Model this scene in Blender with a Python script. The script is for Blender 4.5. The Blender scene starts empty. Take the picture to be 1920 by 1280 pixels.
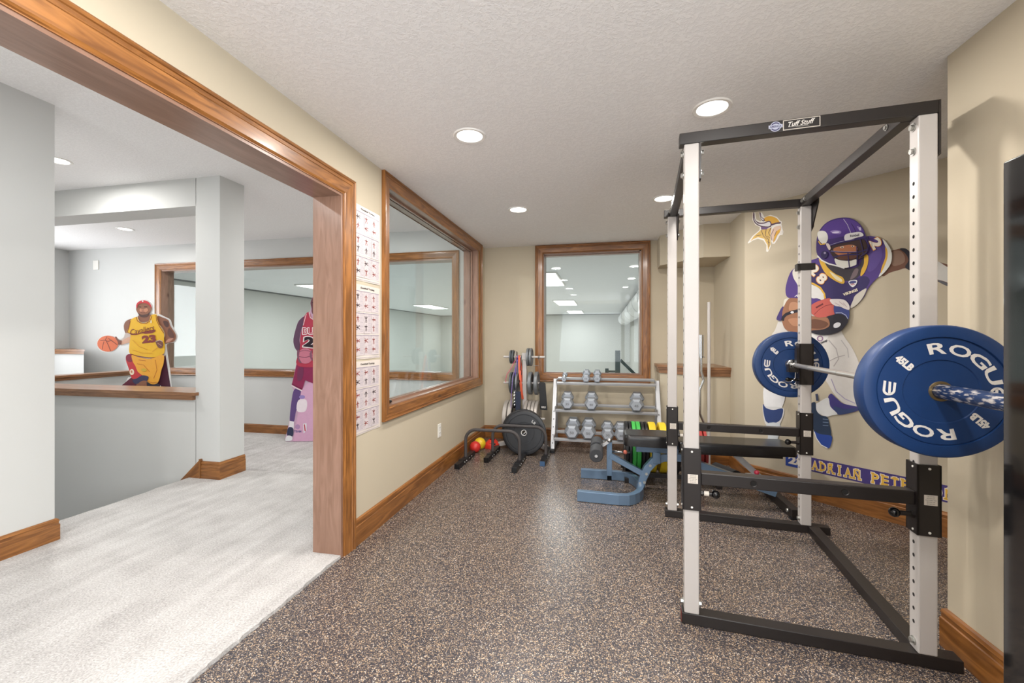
import bpy, bmesh, math, random
from mathutils import Vector, Matrix
from mathutils.geometry import tessellate_polygon
random.seed(7)
PI = math.pi
scn = bpy.context.scene
# ------------------------------------------------------------------ camera
F = 800.0; HZ = 634.0; EYE = 1.28
YAW = math.atan(170 / 800.0)
cy_, sy_ = math.cos(YAW), math.sin(YAW)
cam = bpy.data.cameras.new('camera'); cam.sensor_width = 36; cam.lens = 36 * F / 1920
cam.shift_y = -(640 - HZ) / 1920.0
cam.clip_start = 0.05; cam.clip_end = 200
co = bpy.data.objects.new('camera', cam); scn.collection.objects.link(co)
co.location = (0, 0, EYE); co.rotation_euler = (PI / 2, 0, YAW)
scn.camera = co
# ------------------------------------------------------------------ light / exposure
scn.view_settings.view_transform = 'Standard'
scn.view_settings.look = 'None'
scn.view_settings.exposure = 0.22
scn.view_settings.gamma = 1.0
scn.view_settings.use_curve_mapping = False
w = bpy.data.worlds.new('world'); scn.world = w; w.use_nodes = True
w.node_tree.nodes['Background'].inputs[0].default_value = (0.85, 0.92, 1.0, 1)
w.node_tree.nodes['Background'].inputs[1].default_value = 0.6
def area(name, loc, rot, sx, sy, power, col=(1, 1, 1), shape='RECTANGLE', spread=PI):
    l = bpy.data.lights.new(name, 'AREA'); l.shape = shape; l.size = sx; l.size_y = sy
    l.energy = power; l.color = col; l.spread = spread
    o = bpy.data.objects.new(name, l); scn.collection.objects.link(o)
    o.location = loc; o.rotation_euler = rot
    return o
# added fill lamps in unseen openings behind the camera (gym and landing)
area('fill_gym_rear', (-0.05, -2.84, 1.35), (-PI / 2 - .62, 0, PI), 2.5, 1.9, 48, (0.92, 0.96, 1.0))
area('fill_gym_side', (1.56, -1.45, 1.45), (0, PI / 2 + .30, 0), 1.5, 2.0, 150, (0.92, 0.96, 1.0))
area('fill_landing', (-3.6, -2.82, 1.5), (-PI / 2 - .3, 0, PI), 3.2, 1.7, 84, (0.94, 0.97, 1.0))
area('daylight_far_left', (-8.78, 3.6, 1.7), (0, -PI / 2, 0), 1.6, 1.4, 75, (0.97, 0.98, 1.0))
GYM_LAMPS = [(-0.748, 2.35), (0.541, 2.32), (-0.747, 3.79), (0.499, 3.74), (-0.75, 0.88), (0.52, 0.88), (-0.75, -0.58), (0.52, -0.58)]
HALL_LAMPS = [(-4.38, 2.65), (-6.24, 4.50), (-2.6, 4.3), (-2.6, 0.6), (-4.4, 0.2)]  # last three are unseen, added to brighten the landing
LAMP_W = 15
for x, y in GYM_LAMPS:
    area('lamp_light', (x, y, 2.425), (0, 0, 0), 0.15, 0.15, LAMP_W, (1, 0.95, 0.89), 'DISK')
for x, y in HALL_LAMPS:
    area('lamp_light', (x, y, 2.72), (0, 0, 0), 0.15, 0.15, 19, (1, 0.98, 0.95), 'DISK')

# ------------------------------------------------------------------ helpers
def ray(px, py):
    a = (px - 960) / F; b = (HZ - py) / F
    return Vector((a * cy_ - sy_, a * sy_ + cy_, b))
class Plane:
    """vertical wall plane: point p0, horizontal direction d, normal n (towards the room)"""
    def __init__(s, p0, d):
        s.p0 = Vector((p0[0], p0[1], 0)); s.d = Vector((d[0], d[1], 0)).normalized()
        s.n = Vector((s.d.y, -s.d.x, 0))
        if s.n.dot(Vector((0, 0, 0)) - s.p0) < 0: s.n = -s.n
    def hit(s, px, py):
        r = ray(px, py); D = s.p0.dot(s.n) / r.dot(s.n)
        P = r * D; P.z = EYE + r.z * D
        return ((P - s.p0).dot(s.d), P.z)
    def at(s, u, z, off=0): return s.p0 + s.d * u + s.n * off + Vector((0, 0, z))

MATS = {}
def mat(name, col, rough=0.5, metal=0.0, bump=None, spec=0.5, emit=None, estr=0, coat=0, var=0.04, vscale=6):
    if name in MATS: return MATS[name]
    m = bpy.data.materials.new(name); m.use_nodes = True; nt = m.node_tree; N = nt.nodes; L = nt.links
    b = N['Principled BSDF']
    b.inputs['Roughness'].default_value = rough; b.inputs['Metallic'].default_value = metal
    b.inputs['Specular IOR Level'].default_value = spec
    if coat: b.inputs['Coat Weight'].default_value = coat; b.inputs['Coat Roughness'].default_value = 0.08
    tc = N.new('ShaderNodeTexCoord')
    nz = N.new('ShaderNodeTexNoise'); nz.inputs['Scale'].default_value = vscale; nz.inputs['Detail'].default_value = 3
    L.new(tc.outputs['Object'], nz.inputs['Vector'])
    mx = N.new('ShaderNodeMix'); mx.data_type = 'RGBA'
    mx.inputs[6].default_value = (*[c * (1 - var) for c in col], 1); mx.inputs[7].default_value = (*[min(1, c * (1 + var)) for c in col], 1)
    L.new(nz.outputs['Fac'], mx.inputs[0]); L.new(mx.outputs[2], b.inputs['Base Color'])
    if emit: b.inputs['Emission Color'].default_value = (*emit, 1); b.inputs['Emission Strength'].default_value = estr
    if bump:
        sc, st, dist = bump
        n2 = N.new('ShaderNodeTexNoise'); n2.inputs['Scale'].default_value = sc; n2.inputs['Detail'].default_value = 2
        L.new(tc.outputs['Object'], n2.inputs['Vector'])
        bp = N.new('ShaderNodeBump'); bp.inputs['Strength'].default_value = st; bp.inputs['Distance'].default_value = dist
        L.new(n2.outputs['Fac'], bp.inputs['Height']); L.new(bp.outputs[0], b.inputs['Normal'])
    MATS[name] = m; return m
def srgb(r, g, b):
    f = lambda c: (c / 255 / 12.92) if c / 255 <= 0.04045 else ((c / 255 + 0.055) / 1.055) ** 2.4
    return (f(r), f(g), f(b))

def wood_mat(name, c1, c2, cdark, rough=0.35):
    m = bpy.data.materials.new(name); m.use_nodes = True; nt = m.node_tree; N = nt.nodes; L = nt.links
    b = N['Principled BSDF']; b.inputs['Roughness'].default_value = rough
    b.inputs['Coat Weight'].default_value = 0.25; b.inputs['Coat Roughness'].default_value = 0.15
    uv = N.new('ShaderNodeUVMap'); uv.uv_map = 'UVMap'
    mp = N.new('ShaderNodeMapping'); mp.inputs['Scale'].default_value = (3.2, 26, 1); L.new(uv.outputs[0], mp.inputs[0])
    nz = N.new('ShaderNodeTexNoise'); nz.inputs['Scale'].default_value = 1.0; nz.inputs['Detail'].default_value = 6; nz.inputs['Distortion'].default_value = 1.4
    L.new(mp.outputs[0], nz.inputs['Vector'])
    cr = N.new('ShaderNodeValToRGB'); e = cr.color_ramp.elements
    e[0].position = 0.36; e[0].color = (*c2, 1); e[1].position = 0.62; e[1].color = (*c1, 1)
    L.new(nz.outputs['Fac'], cr.inputs[0])
    # broad blotches
    mp3 = N.new('ShaderNodeMapping'); mp3.inputs['Scale'].default_value = (2.5, 7, 1); L.new(uv.outputs[0], mp3.inputs[0])
    nb = N.new('ShaderNodeTexNoise'); nb.inputs['Scale'].default_value = 1.3; nb.inputs['Detail'].default_value = 2; L.new(mp3.outputs[0], nb.inputs['Vector'])
    rb = N.new('ShaderNodeMapRange'); rb.inputs[1].default_value = 0.35; rb.inputs[2].default_value = 0.7; rb.inputs[3].default_value = 0.0; rb.inputs[4].default_value = 0.7
    L.new(nb.outputs['Fac'], rb.inputs[0])
    mb = N.new('ShaderNodeMix'); mb.data_type = 'RGBA'; L.new(rb.outputs[0], mb.inputs[0]); L.new(cr.outputs[0], mb.inputs[6]); mb.inputs[7].default_value = (*c2, 1)
    # knots
    mp2 = N.new('ShaderNodeMapping'); mp2.inputs['Scale'].default_value = (2.2, 5.0, 1); L.new(uv.outputs[0], mp2.inputs[0])
    vo = N.new('ShaderNodeTexVoronoi'); vo.inputs['Scale'].default_value = 1.0; L.new(mp2.outputs[0], vo.inputs['Vector'])
    mr = N.new('ShaderNodeMapRange'); mr.inputs[1].default_value = 0.03; mr.inputs[2].default_value = 0.12; mr.inputs[3].default_value = 0.9; mr.inputs[4].default_value = 0.0
    L.new(vo.outputs['Distance'], mr.inputs[0])
    mx = N.new('ShaderNodeMix'); mx.data_type = 'RGBA'; L.new(mr.outputs[0], mx.inputs[0]); L.new(mb.outputs[2], mx.inputs[6]); mx.inputs[7].default_value = (*cdark, 1)
    L.new(mx.outputs[2], b.inputs['Base Color'])
    return m

def floor_rubber():
    m = bpy.data.materials.new('speckled_rubber'); m.use_nodes = True; nt = m.node_tree; N = nt.nodes; L = nt.links
    b = N['Principled BSDF']; b.inputs['Roughness'].default_value = 0.27; b.inputs['Specular IOR Level'].default_value = 0.55
    tc = N.new('ShaderNodeTexCoord')
    v1 = N.new('ShaderNodeTexVoronoi'); v1.inputs['Scale'].default_value = 290; v1.inputs['Randomness'].default_value = 1; L.new(tc.outputs['Object'], v1.inputs['Vector'])
    sp = N.new('ShaderNodeSeparateColor'); L.new(v1.outputs['Color'], sp.inputs[0])
    cr = N.new('ShaderNodeValToRGB'); cr.color_ramp.interpolation = 'CONSTANT'; e = cr.color_ramp.elements
    e[0].position = 0; e[0].color = (*srgb(52, 51, 57), 1)
    e[1].position = 0.38; e[1].color = (*srgb(70, 67, 72), 1)
    for p, c in ((0.60, srgb(100, 90, 86)), (0.74, srgb(140, 120, 102)), (0.88, srgb(188, 162, 132)), (0.96, srgb(206, 194, 182))):
        x = e.new(p); x.color = (*c, 1)
    L.new(sp.outputs[0], cr.inputs[0])
    L.new(cr.outputs[0], b.inputs['Base Color'])
    nb = N.new('ShaderNodeTexNoise'); nb.inputs['Scale'].default_value = 150; L.new(tc.outputs['Object'], nb.inputs['Vector'])
    bp = N.new('ShaderNodeBump'); bp.inputs['Strength'].default_value = 0.35; bp.inputs['Distance'].default_value = 0.003
    L.new(nb.outputs['Fac'], bp.inputs['Height']); L.new(bp.outputs[0], b.inputs['Normal'])
    return m

def knock(name, col, scale=26, strength=0.5):
    m = bpy.data.materials.new(name); m.use_nodes = True; nt = m.node_tree; N = nt.nodes; L = nt.links
    b = N['Principled BSDF']; b.inputs['Roughness'].default_value = 0.9; b.inputs['Base Color'].default_value = (*col, 1); b.inputs['Specular IOR Level'].default_value = 0.15
    tc = N.new('ShaderNodeTexCoord')
    nz = N.new('ShaderNodeTexNoise'); nz.inputs['Scale'].default_value = scale; nz.inputs['Detail'].default_value = 4; nz.inputs['Roughness'].default_value = 0.62; L.new(tc.outputs['Object'], nz.inputs['Vector'])
    cr = N.new('ShaderNodeValToRGB'); e = cr.color_ramp.elements; e[0].position = 0.44; e[1].position = 0.56; L.new(nz.outputs['Fac'], cr.inputs[0])
    bp = N.new('ShaderNodeBump'); bp.inputs['Strength'].default_value = strength; bp.inputs['Distance'].default_value = 0.006
    L.new(cr.outputs[0], bp.inputs['Height']); L.new(bp.outputs[0], b.inputs['Normal'])
    mx = N.new('ShaderNodeMix'); mx.data_type = 'RGBA'; mx.inputs[6].default_value = (*[c * .975 for c in col], 1); mx.inputs[7].default_value = (*[min(1, c * 1.02) for c in col], 1)
    L.new(cr.outputs[0], mx.inputs[0]); L.new(mx.outputs[2], b.inputs['Base Color'])
    return m

def carpet_mat():
    m = bpy.data.materials.new('cream_carpet'); m.use_nodes = True; nt = m.node_tree; N = nt.nodes; L = nt.links
    b = N['Principled BSDF']; b.inputs['Roughness'].default_value = 1; b.inputs['Specular IOR Level'].default_value = 0.05
    tc = N.new('ShaderNodeTexCoord')
    nz = N.new('ShaderNodeTexNoise'); nz.inputs['Scale'].default_value = 120; nz.inputs['Detail'].default_value = 3; L.new(tc.outputs['Object'], nz.inputs['Vector'])
    n2 = N.new('ShaderNodeTexNoise'); n2.inputs['Scale'].default_value = 5; n2.inputs['Detail'].default_value = 4; L.new(tc.outputs['Object'], n2.inputs['Vector'])
    mp = N.new('ShaderNodeMapping'); mp.inputs['Rotation'].default_value = (0, 0, 0.12); mp.inputs['Scale'].default_value = (14, 1.2, 1); L.new(tc.outputs['Object'], mp.inputs[0])
    n3 = N.new('ShaderNodeTexNoise'); n3.inputs['Scale'].default_value = 1; n3.inputs['Detail'].default_value = 2; L.new(mp.outputs[0], n3.inputs['Vector'])
    cr = N.new('ShaderNodeValToRGB'); e = cr.color_ramp.elements; e[0].position = 0.3; e[0].color = (*srgb(150, 146, 144), 1); e[1].position = 0.7; e[1].color = (*srgb(218, 216, 214), 1)
    ad = N.new('ShaderNodeMath'); ad.operation = 'MULTIPLY_ADD'; ad.inputs[1].default_value = 0.55; L.new(nz.outputs['Fac'], ad.inputs[0])
    a2 = N.new('ShaderNodeMath'); a2.operation = 'MULTIPLY_ADD'; a2.inputs[1].default_value = 0.25; L.new(n2.outputs['Fac'], a2.inputs[0])
    a3 = N.new('ShaderNodeMath'); a3.operation = 'MULTIPLY'; a3.inputs[1].default_value = 0.2; L.new(n3.outputs['Fac'], a3.inputs[0])
    L.new(a3.outputs[0], a2.inputs[2]); L.new(a2.outputs[0], ad.inputs[2]); L.new(ad.outputs[0], cr.inputs[0]); L.new(cr.outputs[0], b.inputs['Base Color'])
    bp = N.new('ShaderNodeBump'); bp.inputs['Strength'].default_value = 0.8; bp.inputs['Distance'].default_value = 0.012
    L.new(ad.outputs[0], bp.inputs['Height']); L.new(bp.outputs[0], b.inputs['Normal'])
    return m

def glass_mat():
    m = bpy.data.materials.new('window_glass'); m.use_nodes = True; nt = m.node_tree; N = nt.nodes; L = nt.links
    for n in list(N): N.remove(n)
    o = N.new('ShaderNodeOutputMaterial'); t = N.new('ShaderNodeBsdfTransparent'); t.inputs[0].default_value = (0.93, 0.96, 0.96, 1)
    g = N.new('ShaderNodeBsdfGlossy'); g.inputs['Roughness'].default_value = 0.0; g.inputs[0].default_value = (1, 1, 1, 1)
    lw = N.new('ShaderNodeLayerWeight'); pw = N.new('ShaderNodeMath'); pw.operation = 'POWER'; pw.inputs[1].default_value = 5; L.new(lw.outputs['Facing'], pw.inputs[0])
    fr = N.new('ShaderNodeMath'); fr.operation = 'MULTIPLY_ADD'; fr.inputs[1].default_value = 0.9; fr.inputs[2].default_value = 0.018; L.new(pw.outputs[0], fr.inputs[0])
    mx = N.new('ShaderNodeMixShader'); L.new(fr.outputs[0], mx.inputs[0]); L.new(t.outputs[0], mx.inputs[1]); L.new(g.outputs[0], mx.inputs[2]); L.new(mx.outputs[0], o.inputs[0])
    return m

WOOD = wood_mat('knotty_alder', srgb(166, 110, 56), srgb(114, 70, 30), srgb(36, 20, 10))
CAP = wood_mat('alder_cap', srgb(158, 112, 76), srgb(122, 84, 54), srgb(60, 36, 20))
M_WALL = mat('beige_wall_paint', srgb(194, 183, 162), 0.75, bump=(90, .08, .002), spec=.25, var=.015, vscale=2)
M_HALL = mat('grey_wall_paint', srgb(202, 203, 201), 0.8, bump=(90, .08, .002), spec=.2, var=.01, vscale=2)
M_COURT = mat('white_court_paint', srgb(198, 199, 195), 0.7, spec=.2, var=.01, vscale=1)
M_COURTC = mat('court_ceiling_paint', srgb(240, 243, 246), 0.8, spec=.2, var=.01, vscale=1)
M_CEIL = knock('textured_ceiling', srgb(243, 242, 242), 62, 0.26)
M_RUB = floor_rubber(); M_CAR = carpet_mat(); GLASS = glass_mat()
M_BLK = mat('black_powdercoat', srgb(36, 31, 30), 0.38, bump=(700, .15, .0006))
M_WHT = mat('white_powdercoat', srgb(192, 187, 184), 0.35)
M_CHR = mat('chrome', srgb(205, 205, 205), 0.18, 1.0)
M_BOLT = mat('zinc_bolt', srgb(190, 190, 186), 0.35, 0.9)
M_PAPER = mat('label_paper', srgb(214, 206, 196), 0.6)
M_INK = mat('dark_ink', srgb(60, 52, 52), 0.7)
M_KNOB = mat('glossy_black_plastic', srgb(14, 14, 16), 0.12)
M_HOLE = mat('dark_hole', srgb(20, 18, 18), 0.9)
M_BLUE = mat('blue_bumper_rubber', srgb(23, 56, 106), 0.42, bump=(60, .1, .001), var=.12, vscale=14)
M_BRASS = mat('brass_ring', srgb(190, 165, 120), 0.3, .9)
M_PWHITE = mat('printed_white', srgb(228, 224, 220), 0.5)
M_RUBB = mat('black_rubber', srgb(24, 24, 27), 0.4, bump=(200, .1, .001), var=.1)
M_STEELG = mat('grey_iron', srgb(122, 126, 130), 0.42, .35, bump=(150, .2, .001))
M_SILV = mat('silver_powdercoat', srgb(186, 188, 192), 0.32, .3)
M_BENCH = mat('bluegrey_enamel', srgb(108, 132, 158), 0.28, .35)
M_VINYL = mat('black_vinyl', srgb(22, 21, 23), 0.26, bump=(300, .15, .0006), spec=.6)
M_WHPL = mat('white_plastic', srgb(236, 234, 228), 0.4)
M_CAN = mat('can_trim_white', srgb(238, 236, 232), 0.5)
M_LENS = mat('lamp_lens', (1, 1, 1), 0.5, emit=(1, .96, .9), estr=7)
M_PANEL = mat('panel_lens', (1, 1, 1), 0.5, emit=(1, 1, 1), estr=4)

class MB:
    def __init__(s): s.v = []; s.f = []; s.m = []; s.g = []; s.s = []
    def add(s, vs, fs, mi=0, grain=None, smooth=False):
        o = len(s.v); s.v += [Vector(x) for x in vs]
        for i, f in enumerate(fs):
            s.f.append([o + k for k in f]); s.m.append(mi if not isinstance(mi, list) else mi[i]); s.g.append(grain); s.s.append(smooth)
        return s
    def box(s, lo, hi, mi=0, grain=None, fr=None):
        x0, y0, z0 = lo; x1, y1, z1 = hi
        if x0 > x1: x0, x1 = x1, x0
        if y0 > y1: y0, y1 = y1, y0
        if z0 > z1: z0, z1 = z1, z0
        vs = [(x0, y0, z0), (x1, y0, z0), (x1, y1, z0), (x0, y1, z0), (x0, y0, z1), (x1, y0, z1), (x1, y1, z1), (x0, y1, z1)]
        if grain is None: 
            d = (x1 - x0, y1 - y0, z1 - z0); k = d.index(max(d)); grain = [0, 0, 0]; grain[k] = 1
        if fr: vs = [fr(*p) for p in vs]; grain = (fr(*grain) - fr(0, 0, 0)).normalized()
        return s.add(vs, [(0, 3, 2, 1), (4, 5, 6, 7), (0, 1, 5, 4), (1, 2, 6, 5), (2, 3, 7, 6), (3, 0, 4, 7)], mi, Vector(grain))
    def ring_frame(s, d):
        d = Vector(d).normalized(); up = Vector((0, 0, 1)) if abs(d.z) < 0.95 else Vector((1, 0, 0))
        a = d.cross(up).normalized(); return a, a.cross(d).normalized()
    def cyl(s, p0, p1, r, n=20, mi=0, r2=None, smooth=True):
        p0, p1 = Vector(p0), Vector(p1); a, b = s.ring_frame(p1 - p0); r2 = r if r2 is None else r2
        vs = [p0 + (a * math.cos(t) + b * math.sin(t)) * r for t in [2 * PI * i / n for i in range(n)]]
        vs += [p1 + (a * math.cos(t) + b * math.sin(t)) * r2 for t in [2 * PI * i / n for i in range(n)]]
        s.add(vs, [(i, (i + 1) % n, n + (i + 1) % n, n + i) for i in range(n)], mi, (p1 - p0).normalized(), smooth)
        s.add([vs[i] for i in range(n)], [tuple(reversed(range(n)))], mi); s.add([vs[n + i] for i in range(n)], [tuple(range(n))], mi)
        return s
    def tube(s, path, r, n=12, mi=0, closed=False, caps=True):
        P = [Vector(p) for p in path]; m = len(P); rings = []; prev = None
        for i in range(m):
            if closed: d = P[(i + 1) % m] - P[i - 1]
            else: d = P[min(i + 1, m - 1)] - P[max(i - 1, 0)]
            d.normalize()
            if prev is None: a, b = s.ring_frame(d)
            else:
                a = prev - d * prev.dot(d); a.normalize(); b = a.cross(d)
            prev = a
            rr = r[i] if isinstance(r, (list, tuple)) else r
            rings.append([P[i] + (a * math.cos(t) + b * math.sin(t)) * rr for t in [2 * PI * k / n for k in range(n)]])
        vs = [v for q in rings for v in q]; fs = []
        for i in range(m if closed else m - 1):
            j = (i + 1) % m
            for k in range(n): fs.append((i * n + k, i * n + (k + 1) % n, j * n + (k + 1) % n, j * n + k))
        s.add(vs, fs, mi, None, True)
        if caps and not closed: s.add(rings[0], [tuple(reversed(range(n)))], mi); s.add(rings[-1], [tuple(range(n))], mi)
        return s
    def sweep(s, path, sec, up=(0, 0, 1), mi=0, closed=False):
        """sweep a 2d section [(a,b)] (a sideways, b up) along the path"""
        P = [Vector(p) for p in path]; m = len(P); up = Vector(up); rings = []
        for i in range(m):
            d0 = (P[i] - P[i - 1]).normalized() if i or closed else None
            d1 = (P[(i + 1) % m] - P[i]).normalized() if i < m - 1 or closed else None
            d = ((d0 or d1) + (d1 or d0)).normalized(); side = d.cross(up).normalized(); u = side.cross(d).normalized()
            k = 1.0
            if d0 and d1: k = 1 / max(0.35, d.dot(d1))
            rings.append([P[i] + side * a * k + u * b for a, b in sec])
        n = len(sec); vs = [v for q in rings for v in q]; fs = []
        for i in range(m if closed else m - 1):
            j = (i + 1) % m
            for q in range(n): fs.append((i * n + q, i * n + (q + 1) % n, j * n + (q + 1) % n, j * n + q))
        o = len(s.f); s.add(vs, fs, mi, None, False)
        for q, f in enumerate(fs):
            i = q // n; s.g[o + q] = (P[(i + 1) % m] - P[i]).normalized()
        if not closed: s.add(rings[0], [tuple(reversed(range(n)))], mi); s.add(rings[-1], [tuple(range(n))], mi)
        return s
    def lathe(s, prof, c, axis, n=40, mi=0, smooth=True, mis=None):
        """prof: [(r, h)] about axis through c"""
        c = Vector(c); ax = Vector(axis).normalized(); a, b = s.ring_frame(ax); m = len(prof)
        vs = [c + ax * h + (a * math.cos(t) + b * math.sin(t)) * r for r, h in prof for t in [2 * PI * k / n for k in range(n)]]
        for i in range(m - 1):
            s.add([], [], 0)
            if i == 0: base = len(s.v); s.v += vs
            for k in range(n):
                s.f.append([base + i * n + k, base + i * n + (k + 1) % n, base + (i + 1) * n + (k + 1) % n, base + (i + 1) * n + k]); s.m.append(mis[i] if mis else mi); s.g.append(None)
                s.s.append(smooth)
        return s
    def sphere(s, c, r, n=20, m=12, mi=0, sc=(1, 1, 1)):
        c = Vector(c); vs = [];
        for i in range(m + 1):
            th = PI * i / m
            for k in range(n):
                ph = 2 * PI * k / n; vs.append(c + Vector((r * math.sin(th) * math.cos(ph) * sc[0], r * math.sin(th) * math.sin(ph) * sc[1], r * math.cos(th) * sc[2])))
        fs = [(i * n + k, (i + 1) * n + k, (i + 1) * n + (k + 1) % n, i * n + (k + 1) % n) for i in range(m) for k in range(n)]
        return s.add(vs, fs, mi, None, True)
    def prism(s, poly, h0, h1, fr, mi=0, grain=None):
        """poly in (a,b); fr(a,b,h) -> world"""
        n = len(poly); vs = [fr(a, b, h0) for a, b in poly] + [fr(a, b, h1) for a, b in poly]
        s.add(vs, [(i, (i + 1) % n, n + (i + 1) % n, n + i) for i in range(n)], mi, grain)
        tri = tessellate_polygon([[Vector((a, b, 0)) for a, b in poly]])
        s.add(vs[:n], [tuple(t) for t in tri], mi, grain); s.add(vs[n:], [tuple(t) for t in tri], mi, grain)
        return s
    def build(s, name, mats, parent=None, bevel=0, seg=2):
        if name in SPLITN and not getattr(s, 'sub', False):
            tol = 0.02 if name != 'leg' else 0.06; tag_ = [-1] * len(s.f); cl = []
            cen = [[s.v[i] for i in f] for f in s.f]
            for i, vs in enumerate(cen):
                hit = [c for c in cl if any((vs[0] - w_).length < tol or (vs[-1] - w_).length < tol for w_ in c[1])]
                new = ([i], list(vs))
                for c in hit: new[0].extend(c[0]); new[1].extend(c[1]); cl.remove(c)
                cl.append(new)
            out = None
            for ids, _ in cl:
                m_ = MB(); m_.sub = True
                for i in sorted(ids): m_.add([s.v[k] for k in s.f[i]], [tuple(range(len(s.f[i])))], s.m[i], s.g[i], s.s[i])
                out = m_.build(name, mats, parent, bevel, seg)
            return out
        me = bpy.data.meshes.new(name); L = ROOTLOC.get(parent, Vector((0, 0, 0))) if parent else Vector((0, 0, 0))
        me.from_pydata([v - L for v in s.v], [], s.f)
        if not isinstance(mats, (list, tuple)): mats = [mats]
        for m in mats: me.materials.append(m)
        uv = me.uv_layers.new(name='UVMap')
        off = random.uniform(0, 40)
        for i, p in enumerate(me.polygons):
            p.material_index = s.m[i]; p.use_smooth = s.s[i]
            g = s.g[i] or Vector((1, 0, 0)); h = g.cross(p.normal)
            if h.length < 1e-4: h = Vector((0, 0, 1)); g = Vector((1, 0, 0)) if abs(p.normal.x) < .9 else Vector((0, 1, 0))
            for li in p.loop_indices:
                co_ = s.v[me.loops[li].vertex_index]; uv.data[li].uv = (co_.dot(g) + off, co_.dot(h) + off * .37)
        bm = bmesh.new(); bm.from_mesh(me)
        bmesh.ops.remove_doubles(bm, verts=bm.verts, dist=1e-6)
        bmesh.ops.recalc_face_normals(bm, faces=bm.faces)
        for e_ in bm.edges:
            if len(e_.link_faces) == 2 and e_.calc_face_angle(0) > 0.5: e_.smooth = False
        bm.to_mesh(me); bm.free()
        o = bpy.data.objects.new(name, me); scn.collection.objects.link(o)
        if parent: o.parent = parent; ROOTLOC[o] = L
        if bevel:
            b = o.modifiers.new('bevel', 'BEVEL'); b.width = bevel; b.segments = seg; b.limit_method = 'ANGLE'; b.angle_limit = 0.7
        return o
SPLITN = {'bolt', 'rivet', 'bar_hole'}
ROOTLOC = {}
def thing(name, label, cat, loc=(0, 0, 0), group=None):
    o = bpy.data.objects.new(name, None); scn.collection.objects.link(o); o.location = loc; o.empty_display_size = .1
    ROOTLOC[o] = Vector(loc); o['label'] = label; o['category'] = cat
    if group: o['group'] = group
    return o
def struct(o, label=None, cat='wall'):
    o['kind'] = 'structure'
    if label: o['label'] = label; o['category'] = cat
    return o
def lab(o, l): o['label'] = l; return o
def tagt(o, label, cat, group=None):
    o['label'] = label; o['category'] = cat
    if group: o['group'] = group
    return o
def text_geo(txt, size=1.0, off=0.0, shear=0.0, spacing=1.0):
    cu = bpy.data.curves.new('t', 'FONT'); cu.body = txt; cu.size = size; cu.offset = off; cu.shear = shear; cu.space_character = spacing
    cu.align_x = 'CENTER'; cu.align_y = 'CENTER'; cu.resolution_u = 3; cu.fill_mode = 'FRONT'
    o = bpy.data.objects.new('t', cu); scn.collection.objects.link(o)
    dg_ = bpy.context.evaluated_depsgraph_get(); dg_.update()
    me = bpy.data.meshes.new_from_object(o.evaluated_get(dg_))
    vs = [tuple(v.co[:2]) for v in me.vertices]; fs = [tuple(p.vertices) for p in me.polygons]
    bpy.data.objects.remove(o); bpy.data.curves.remove(cu); bpy.data.meshes.remove(me)
    if not vs: return [], []
    return vs, fs
def fit_text(txt, w, h, **k):
    vs, fs = text_geo(txt, 1.0, **k)
    xs = [v[0] for v in vs]; ys = [v[1] for v in vs]; cx, cyy = (min(xs) + max(xs)) / 2, (min(ys) + max(ys)) / 2
    sx = w / (max(xs) - min(xs)); s2 = h / (max(ys) - min(ys))
    return [((x - cx) * sx, (y - cyy) * s2) for x, y in vs], fs
def rot2(p, a): return (p[0] * math.cos(a) - p[1] * math.sin(a), p[0] * math.sin(a) + p[1] * math.cos(a))
def smooth_poly(P, k=4):
    n = len(P); out = []
    for i in range(n):
        p0, p1, p2, p3 = P[i - 1], P[i], P[(i + 1) % n], P[(i + 2) % n]
        for j in range(k):
            t = j / k
            out.append(tuple(0.5 * ((2 * p1[q]) + (-p0[q] + p2[q]) * t + (2 * p0[q] - 5 * p1[q] + 4 * p2[q] - p3[q]) * t * t + (-p0[q] + 3 * p1[q] - 3 * p2[q] + p3[q]) * t ** 3) for q in (0, 1)))
    return out

# ================================================================== STRUCTURE
XL, YB, XR = -1.495, 5.32, 1.395
ZC = 2.445; ZH = 2.74; ZF = -0.12
XO = XL - 0.18      # hall face of the left wall
XM = XL - 0.09
# floor of the gym
struct(MB().box((XL, -2.7, -0.06), (3.4, YB, 0)).build('floor', M_RUB), 'dark speckled rubber gym floor', 'floor')
# carpet of the landing: irregular soft edge at the opening
b = MB(); n = 240; pts = []
ys = [-2.7 + (3.47 + 2.7) * i / n for i in range(n + 1)]
edge = [(XL - 0.002 + (random.uniform(-.005, .006) if y < 2.24 and y > -0.6 else 0) - (0.0 if -0.6 < y < 2.24 else .185), y) for y in ys]
poly = edge + [(-3.62, 3.47), (-3.62, 3.2)] + [(-3.68 + random.uniform(-.012, .012), 3.2 - 1.18 * i / 12) for i in range(13)] + [(-3.36, 2.02), (-3.36, -2.7)]
nn = len(poly)
b.add([(x, y, 0.016) for x, y in poly] + [(x, y, -0.2) for x, y in poly], [(i, (i + 1) % nn, nn + (i + 1) % nn, nn + i) for i in range(nn)])
tri = tessellate_polygon([[Vector((a, c, 0)) for a, c in poly]]); b.add([(x, y, 0.016) for x, y in poly], [tuple(t) for t in tri])
struct(b.build('floor', M_CAR), 'cream carpet of the landing beyond the wide opening', 'floor')
struct(MB().box((-8.7, 3.47, ZF - .1), (XO, 5.42, ZF)).build('floor', M_CAR), 'cream carpet one step down under the long interior window', 'floor')
# stairs going down between the landing walls
b = MB()
for i in range(8):
    b.box((-3.66 - .27 * (i + 1), 2.02, -2.2), (-3.66 - .27 * i, 3.2, 0.0 - .18 * (i + 1)))
struct(b.build('floor', M_CAR), 'carpeted stair descending beside the half wall', 'stairs')
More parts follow.
